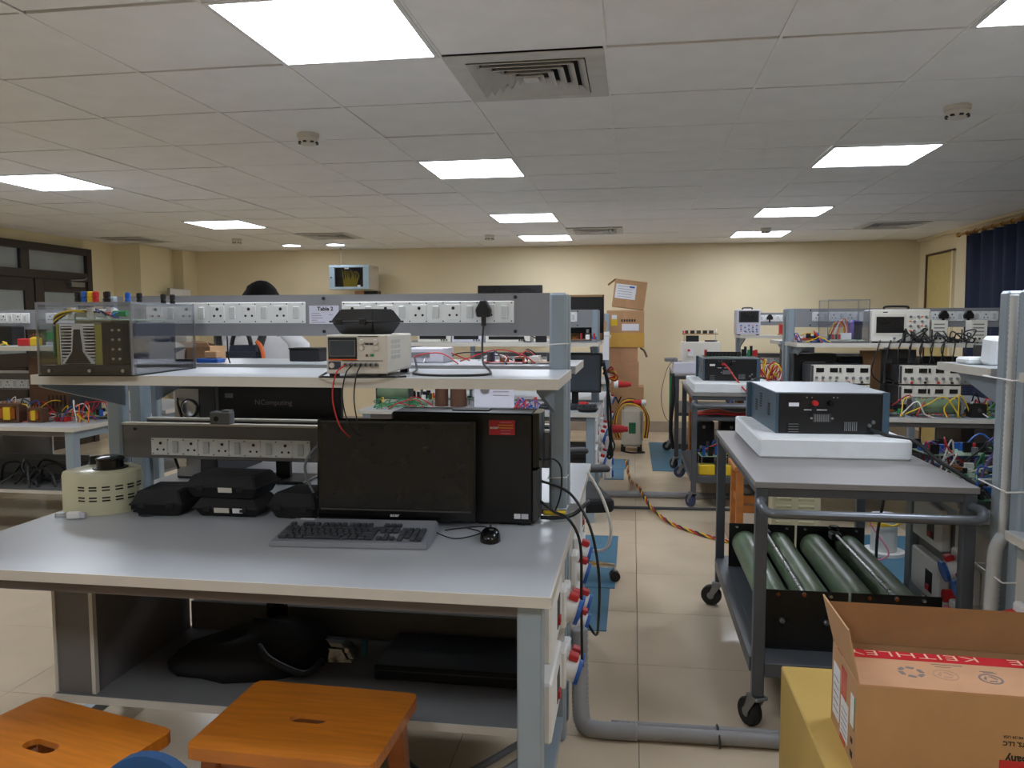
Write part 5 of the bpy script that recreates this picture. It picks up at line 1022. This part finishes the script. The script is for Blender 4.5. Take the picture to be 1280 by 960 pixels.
pipe('thick grey conduit pipe crossing the aisle floor in front, lower one', [(-.05, 2.60, .026), (.3, 2.61, .026), (.8, 2.62, .026), (1.2, 2.63, .026)], .024); pipe('thinner grey conduit pipe crossing the aisle floor behind the thick one', [(-.06, 2.66, .018), (.3, 2.67, .018), (1.2, 2.69, .018)], .016)
pipe('corrugated grey hose bending up from the floor at the front bench foot', [(-.175, 2.7, .34), (-.17, 2.68, .18), (-.165, 2.64, .08), (-.15, 2.615, .032), (-.10, 2.60, .028), (.03, 2.60, .028)], .028, 'pipe', 10, 14, .1)
t = thing('cable_tie', 'thin wire tied around the floor conduits in the front aisle', 'cable tie', (.3, 2.64, .03)); lathe('tie_ring', [(.05, -.003), (.054, 0), (.05, .003), (.046, 0)], 'dark_grey', t, (0, -.01, -.01), (0, PI / 2, 0), 16); t.children[0].scale = (.55, 1.2, 1)
pipe('grey conduit pipe crossing the aisle floor further back', [(-.25, 6.30, .03), (.2, 6.33, .03), (1.2, 6.36, .03)], .026); pipe('thin grey conduit crossing the aisle floor just before the far pipe', [(-.3, 5.92, .012), (.3, 5.95, .012), (1.2, 6.0, .012)], .011, 'dark_grey')
P0 = [(-.05, 8.0, .012), (-.03, 7.4, .012), (.0, 6.9, .02), (.06, 6.42, .075), (.1, 6.2, .045), (.16, 5.85, .03), (.28, 5.5, .014), (.45, 5.25, .014), (.62, 5.08, .014)]
SP = smoothpath(P0, 12)
t = thing('twisted_cable', 'twisted yellow, black and red cable snaking along the aisle floor', 'cable', P0[0])
for k, m in enumerate(('yellow', 'black', 'red')): tube('strand', [(p.x + .008 * math.cos(i * .9 + k * 2.1) - P0[0][0], p.y - P0[0][1], p.z + .007 * math.sin(i * .9 + k * 2.1) - P0[0][2]) for i, p in enumerate(SP)], .006, m, t, 5, 2)
# white voltage unit near the cartons
t = thing('voltage_stabilizer', 'pale grey voltage unit with a green window and wound cables near the far wall', 'voltage unit', (0.0, 8.72, 0))
hexa('cabinet', [(-.11, -.12, .05), (.12, -.12, .05), (.12, .14, .05), (-.11, .14, .05)], [(-.11, -.12, .47), (.12, -.12, .47), (.12, .14, .47), (-.11, .14, .47)], 'cab_beige', t, (0, 0, 0), .025); bx('green_window', (-.03, -.124, .2), (.045, -.119, .32), 'pcb', t)
for x in (-.09, .09):
    for y in (-.1, .1): cyl('castor', (x, y, .027), .025, .05, 'rubber', t)
for k in range(5): tube('wound_cable', [(-.12 - .01 * k, -.1, .15), (-.17 - .008 * k, -.1, .32), (-.1, -.06 + .02 * k, .5 + .01 * k), (.06, -.05 + .02 * k, .5 + .012 * k), (.15 + .008 * k, -.08, .38), (.13 + .01 * k, -.1, .15)], .008, ('yellow', 'black', 'red', 'yellow', 'brown')[k], t)
cyl('red_plug', (.07, -.02, .53), .03, .1, 'red', t, 'x'); cyl('plug_collar', (.13, -.02, .53), .033, .05, 'white', t, 'x')
tube('floor_loop', [(-.1, -.14, .01), (.0, -.25, .01), (.14, -.2, .01), (.06, -.14, .01)], .008, 'black', t)
# louvred cabinet and drum behind the front trolley
t = thing('louvred_cabinet', 'cream louvred metal cabinet on the floor behind the front trolley', 'cabinet', (.80, 4.62, 0)); bx('cabinet_body', (0, 0, .0), (.27, .35, .5), 'beige', t, .004)
for k in range(9):
    for q in range(2): hexa('louvre', [(.02 + q * .125, 0, .08 + k * .045), (.11 + q * .125, 0, .08 + k * .045), (.11 + q * .125, -.002, .08 + k * .045), (.02 + q * .125, -.002, .08 + k * .045)], [(.025 + q * .125, 0, .1 + k * .045), (.105 + q * .125, 0, .1 + k * .045), (.105 + q * .125, -.012, .094 + k * .045), (.025 + q * .125, -.012, .094 + k * .045)], 'beige', t)
t = thing('metal_drum', 'small silver drum with yellow wires on the floor behind the front trolley', 'drum', (1.53, 5.0, .004)); cyl('drum_body', (0, 0, .12), .075, .22, 'alu', t, n=24); cyl('drum_rim', (0, 0, .01), .12, .02, 'white', t, n=24); cyl('drum_lid', (0, 0, .235), .078, .012, 'paper_grey', t, n=24)
for k in range(3): tube('yellow_wire', [(-.05, -.1, .25), (-.12, -.12, .2 + .02 * k), (.02, -.12, .2), (.08, -.1, .23 + .02 * k)], .005, 'yellow', t)
wire('pink lead hanging in a loop behind the front trolley', [(1.38, 4.9, .3), (1.42, 4.85, .2), (1.5, 4.8, .06), (1.42, 4.8, .012), (1.34, 4.85, .012)], .005, 'pink'); 
for k, x in enumerate((1.38, 1.58, 1.66)): wire('black cable hanging under the oscilloscope bench, %s' % ('leftmost', 'middle', 'rightmost')[k], [(x, 4.6, .75), (x + .01, 4.55, .5), (x - .02 + .07 * (k == 1) , 4.55, .25), (x - .01 - .1 * (k == 2), 4.6, .012)], .008, 'black')
# foam/beam post under trolley: dark pedestal
tag(bx('steel_pedestal', (1.335, 3.75, 0), (1.43, 3.83, .78), 'dark_grey', None, .004), 'dark square steel pedestal behind the front trolley', 'pedestal')
# ------------------------------------------------------------------ office chair
t = thing('office_chair', 'black office chair with chrome star base between the left benches', 'chair', (-.37, 4.2, .004), PI / 2 + .25)
for k in range(5):
    a = 2 * PI * k / 5 - PI / 2 - .1; hexa('base_arm', [(.02 * math.cos(a + 1.57) * s + rr * math.cos(a), .02 * math.sin(a + 1.57) * s + rr * math.sin(a), z0) for rr, s, z0 in ((.03, -1, .09), (.29, -1, .075), (.29, 1, .075), (.03, 1, .09))], [(.014 * math.cos(a + 1.57) * s + rr * math.cos(a), .014 * math.sin(a + 1.57) * s + rr * math.sin(a), z0) for rr, s, z0 in ((.03, -1, .125), (.29, -1, .092), (.29, 1, .092), (.03, 1, .125))], 'chrome', t, (0, 0, 0), .003)
    c = cyl('castor', (.29 * math.cos(a), .29 * math.sin(a), .028), .028, .05, 'black', t, 'x', 14, None, (PI / 2, 0, a)); cyl('castor_stem', (.29 * math.cos(a), .29 * math.sin(a), .068), .009, .03, 'chrome', t)
cyl('gas_lift', (0, 0, .26), .025, .3, 'black', t); box('mechanism', (0, 0, .41), (.2, .16, .04), 'black', t, .005); cyl('tilt_lever', (.17, -.05, .4), .008, .2, 'black', t, 'x')
box('seat', (0, 0, .465), (.48, .48, .08), 'black_matte', t, .03, (0, 0, 0), 3)
for s in (-1, 1): tube('arm_post', [(s * .2, .02, .43), (s * .27, .02, .44), (s * .285, .02, .52), (s * .28, .02, .66)], .018, 'black', t, 8); box('arm_pad', (s * .28, -.06, .672), (.085, .27, .03), 'dark_grey', t, .012, (0, 0, 0), 2)
box('back_bar', (0, .25, .53), (.06, .02, .22), 'black', t); box('backrest', (0, .265, .71), (.44, .05, .34), 'black_matte', t, .02, (-.08, 0, 0), 3)
# ------------------------------------------------------------------ carton stack by the far wall
def carton(label, loc, size, m='carton', rot=None, lab=None, tape=True):
    t = thing('storage_carton', label, 'carton', loc, 0, 'cartons stacked by the far wall', rot); a, b, c = size
    box('carton_body', (0, 0, c / 2), size, m, t, .004)
    if tape: box('tape', (0, -b / 2 - .0006, c * .5), (.05, .001, c * .98), 'carton_pale', t); box('tape', (0, 0, c + .0005), (.05, b * .98, .001), 'carton_pale', t)
    if lab: box('label_sheet', (lab[0], -b / 2 - .0016, lab[1]), (lab[2], .001, lab[3]), 'paper', t)
    return t
CYB = 9.62
c1 = carton('brown carton at the bottom of the stack, behind the voltage unit', (-.08, CYB, 0), (.44, .36, .37)); 
t = carton('brown carton second from the floor with a dark letter mark', (-.07, CYB, .37), (.42, .36, .27), 'carton', None, None, False); 
text('lettering', 'W', .12, 'ink', t, (-.12, -.1812, .07), FR, 'CENTER', 1.1, .002)
for k in range(6): box('printed_letter', (-.02 + k * .034, -.181, .105), (.022, .0012, .035), 'ink', t)
box('printed_line', (.06, -.181, .065), (.2, .0012, .008), 'ink_soft', t)
carton('plain brown carton in the middle of the stack', (-.10, CYB, .64), (.36, .34, .29), 'carton_pale', None, None, False); carton('crushed brown carton below the orange flat box', (-.11, CYB, .93), (.35, .34, .18), 'carton_pale'); carton('flat orange-yellow box in the stack', (-.07, CYB, 1.11), (.42, .36, .17), 'carton_orange', None, None, False)
t = carton('brown carton with yellow sticker and torn white label', (-.085, CYB, 1.28), (.44, .34, .27), 'carton', None, (.06, .07, .2, .08)); box('yellow_sticker', (-.13, -.1716, .13), (.07, .001, .08), 'yellow', t); box('white_sticker', (-.13, -.1716, .19), (.06, .001, .05), 'paper', t)
for k in range(6): box('printed_letter', (-.04 + k * .03, -.1716, .15), (.018, .001, .028), 'ink', t)
t = carton('tilted brown carton on top of the stack with a large white label', (-.06, CYB, 1.575), (.38, .34, .33), 'carton', (0, .13, 0), (-.05, .19, .24, .17))
for k in range(5): box('printed_line', (-.06, -.1722, .25 - .03 * k), (.17, .001, .004), 'ink_soft', t)
box('printed_block', (.02, -.1722, .25), (.06, .001, .02), 'blue', t); quad('open_flap', [(-.19, -.17, .33), (-.19, .17, .33), (-.27, .17, .25), (-.27, -.17, .25)], 'carton', t, .004)
tag(tube('rolled_strap', [(.1, 9.5, 1.1), (.14, 9.42, 1.07), (.17, 9.4, 1.0)], .012, 'brown'), 'dark strap end hanging from the orange flat box', 'strap')
t = thing('wooden_board', 'thin brown board edge behind the second left bench panel', 'board', (-.45, 6.71, SH)); box('board_body', (0, 0, .19), (.42, .02, .38), 'carton', t); box('board_edge', (.205, -.012, .19), (.012, .006, .38), 'brown', t)
t = thing('paper_stack', 'white papers and a small carton on the shelf of the farthest left bench', 'papers', (-.32, CY + .52, SH)); box('paper_pile', (0, 0, .02), (.12, .2, .04), 'paper', t); box('small_carton', (.0, 0, .10), (.06, .1, .12), 'carton', t)
t = thing('hanging_sheet', 'white sheet hanging from the farthest left shelf', 'papers', (-.29, CY + .325, SH - .26)); box('sheet', (0, 0, .12), (.07, .003, .26), 'paper', t)
# ------------------------------------------------------------------ far wall things
t = thing('network_cabinet', 'pale blue wall cabinet with yellow network cables behind glass', 'cabinet', (-3.83, 9.62, 1.835))
cw_, cdp, chh = .53, .38, .305
bx('back_box', (0, .03, 0), (cw_, cdp, .006), 'cab_beige', t); bx('top', (0, .03, chh - .006), (cw_, cdp, chh), 'cab_beige', t); bx('side', (0, .03, .006), (.006, cdp, chh - .006), 'cab_beige', t); bx('side', (cw_ - .006, .03, .006), (cw_, cdp, chh - .006), 'cab_beige', t); bx('back', (.006, cdp - .006, .006), (cw_ - .006, cdp, chh - .006), 'black_void', t); bx('patch_panel', (.03, .15, .01), (cw_ - .03, .16, chh - .01), 'navy', t)
for a, b in (((0, 0), (cw_, .03)), ((0, chh - .03), (cw_, chh)), ((0, .03), (.07, chh - .03)), ((cw_ - .08, .03), (cw_, chh - .03))): bx('door_frame', (a[0], 0, a[1]), (b[0], .03, b[1]), 'cab_blue', t, .003)
bx('door_glass', (.07, .012, .03), (cw_ - .08, .016, chh - .03), 'glass_tint', t); bx('door_sticker', (.2, .009, chh - .05), (.26, .012, chh - .02), 'paper', t); bx('door_sticker', (.37, .009, .03), (.41, .012, .055), 'paper', t); cyl('lock', (.03, -.004, .15), .01, .01, 'dark_grey', t, 'y')
R = random.Random(2)
for k in range(14): tube('network_cable', [(.12 + .015 * k, .14, .22 + .03 * R.random()), (.13 + .017 * k + .03 * R.random(), .08, .18), (.17 + .014 * k, .06, .1), (.18 + .012 * k, .06, .02)], .008, 'yellow', t)
tag(tube('cable_duct', [(-3.8, 9.97, 2.14), (-3.8, 9.97, 2.385)], .012, 'cab_beige', None, 6, 1, False), 'thin cable duct rising from the network cabinet to the ceiling', 'conduit')
t = thing('junction_box', 'black box and cream block under the network cabinet', 'box', (-3.4, 9.9, 1.70)); bx('black_part', (-.05, -.05, 0), (.13, .099, .12), 'black', t); bx('cream_part', (-.18, -.04, 0), (-.05, .099, .12), 'carton_pale', t)
t = thing('wall_screen', 'black flat screen on the far wall showing above the front panel', 'screen', (-1.545, 9.94, 1.40)); box('housing', (0, 0, .24), (.83, .05, .48), 'black', t, .006); box('display', (0, -.0255, .245), (.79, .001, .43), 'screen', t); box('wall_mount', (0, .04, .24), (.3, .04, .2), 'black', t)
t = thing('whiteboard', 'white board leaning at the left corner column', 'board', (-5.9, 9.62, .0), .0); box('board_face', (0, 0, .93), (.03, .5, 1.86), 'white', t, .012, (0, 0, 0)); box('board_trim', (.004, -.25, .93), (.034, .012, 1.86), 'steel', t)
# ------------------------------------------------------------------ person standing behind the front bench, seen from behind
PX, PY = -2.04, 4.12
def limb(vs, edges, radii):
    pass
me = bpy.data.meshes.new('person'); J = {}
verts = []; edges = []; rad = []
def jv(p, r, par=None):
    verts.append(p); rad.append(r); i = len(verts) - 1
    if par is not None: edges.append((par, i))
    return i
pel = jv((0, 0, .86), (.15, .11)); sp = jv((0, .0, 1.05), (.14, .1), pel); ch_ = jv((0, .0, 1.22), (.155, .105), sp); nk0 = jv((0, .01, 1.345), (.09, .08), ch_); nk = jv((0, .01, 1.40), (.05, .05), nk0); h0 = jv((0, .02, 1.46), (.068, .078), nk); h1 = jv((0, .025, 1.53), (.078, .094), h0); h2 = jv((0, .02, 1.59), (.06, .07), h1)
for s in (-1, 1):
    sh = jv((s * .155, 0, 1.32), (.06, .06), nk0); el = jv((s * .215, -.01, 1.07), (.043, .043), sh); wr = jv((s * .2, .14, .88), (.028, .03), el); pa = jv((s * .195, .2, .845), (.034, .02), wr)
    for q in range(4): f1 = jv((s * (.17 + .017 * q), .255 - .006 * abs(q - 1), .83), (.0085, .0085), pa); jv((s * (.17 + .017 * q), .285 - .008 * abs(q - 1), .80), (.0075, .0075), f1)
    th_ = jv((s * .155, .205, .83), (.01, .01), pa); jv((s * .15, .24, .815), (.008, .008), th_)
    hp = jv((s * .09, 0, .80), (.09, .095), pel); kn = jv((s * .1, .02, .45), (.058, .06), hp); an = jv((s * .105, -.02, .09), (.038, .042), kn); jv((s * .11, .12, .035), (.038, .028), an)
me.from_pydata(verts, edges, []); body = bpy.data.objects.new('body', me)
t = thing('person', 'person with short black hair in a white shirt standing behind the front bench', 'person', (PX, PY, 0), .25); link(body, t)
md = body.modifiers.new('skin', 'SKIN'); md.use_smooth_shade = True
for i, r in enumerate(rad): me.skin_vertices[0].data[i].radius = r; me.skin_vertices[0].data[i].use_root = (i == 0)
body.modifiers.new('sub', 'SUBSURF').levels = 1; body.modifiers['sub'].render_levels = 1; me.materials.append(MATS['skin'])
def shell(name, rings, m, n=20):
    vs, fs = [], []
    for (cx, cy, z, rx, ry) in rings:
        for i in range(n): a = 2 * PI * i / n; vs.append((cx + rx * math.cos(a), cy + ry * math.sin(a), z))
    for j in range(len(rings) - 1):
        for i in range(n): fs.append((j * n + i, j * n + (i + 1) % n, (j + 1) * n + (i + 1) % n, (j + 1) * n + i))
    o = mk(name, raw(vs, fs, True), m, t); o.modifiers.new('s', 'SOLIDIFY').thickness = .004; return o
shell('shirt', [(0, 0, .82, .185, .135), (0, 0, 1.0, .178, .13), (0, 0, 1.2, .195, .135), (0, 0, 1.3, .19, .115), (0, .005, 1.36, .12, .085), (0, .01, 1.385, .07, .065)], 'shirt')
for s in (-1, 1): shell('sleeve', [(s * .15, 0, 1.345, .06, .07), (s * .185, 0, 1.3, .07, .075), (s * .2, 0, 1.2, .066, .068), (s * .215, -.005, 1.12, .06, .062)], 'shirt'); shell('trouser_leg', [(s * .09, 0, .86, .105, .12), (s * .095, .01, .6, .09, .095), (s * .1, .015, .4, .075, .08), (s * .105, -.015, .1, .06, .065)], 'trouser'); box('shoe', (s * .11, .06, .035), (.085, .25, .07), 'black', t, .02, (0, 0, 0), 2)
vs, fs = [], []; R = random.Random(4)
for j in range(9):
    a = PI * .62 * j / 8
    for i in range(24):
        b = 2 * PI * i / 24; k_ = 1 + .05 * R.uniform(-1, 1); face = max(0, math.sin(b)) * (j / 8); aa = a * (1 - .35 * face); vs.append((.098 * k_ * math.sin(aa) * math.cos(b), .02 + .112 * k_ * math.sin(aa) * math.sin(b), 1.525 + .115 * math.cos(aa) * k_))
for j in range(8):
    for i in range(24): fs.append((j * 24 + i, j * 24 + (i + 1) % 24, (j + 1) * 24 + (i + 1) % 24, (j + 1) * 24 + i))
mk('hair', raw(vs, fs, True), 'hair', t).modifiers.new('s', 'SOLIDIFY').thickness = .008
for s in (-1, 1): lathe('ear', [(.004, -.01), (.022, -.006), (.026, .004), (.012, .008)], 'skin', t, (s * .09, .02, 1.5), (0, s * PI / 2, 0), 12)
hexa('nose', [(-.012, .115, 1.48), (.012, .115, 1.48), (.01, .1, 1.48), (-.01, .1, 1.48)], [(-.005, .108, 1.525), (.005, .108, 1.525), (.004, .1, 1.525), (-.004, .1, 1.525)], 'skin', t, (0, 0, 0), .003)
for s in (-1, 1): lathe('eye', [(.003, -.006), (.01, -.002), (.01, .002), (.003, .006)], 'white', t, (s * .032, .107, 1.525), (PI / 2, 0, 0), 10)
box('mouth', (0, .11, 1.455), (.04, .006, .008), 'pink', t, .002)
t = thing('backpack', 'navy backpack with orange edging and black straps on the standing person', 'backpack', (PX - .03, PY - .24, .86), .25)
hexa('pack_body', [(-.15, -.09, 0), (.15, -.09, 0), (.15, .09, 0), (-.15, .09, 0)], [(-.06, -.05, .44), (.14, -.05, .44), (.14, .07, .44), (-.06, .07, .44)], 'navy', t, (0, 0, 0), .035)
tube('orange_edge', [(.15, -.085, .1), (.165, -.09, .3), (.15, -.07, .42), (.12, -.055, .46)], .011, 'orange', t, 6); tube('top_handle', [(-.02, 0, .44), (0, 0, .5), (.06, 0, .5), (.08, 0, .44)], .012, 'black', t)
for s in (-1, 1): tube('shoulder_strap', [(s * .1, .06, .40), (s * .12, .12, .50), (s * .12, .26, .52), (s * .13, .36, .40), (s * .14, .34, .2), (s * .15, .1, .05)], .022, 'black', t, 8)
tube('side_strap', [(-.1, -.07, .42), (-.2, -.03, .43), (-.24, .02, .36), (-.22, .04, .2)], .03, 'brown', t, 8)
# ------------------------------------------------------------------ unique labels for repeats that share one
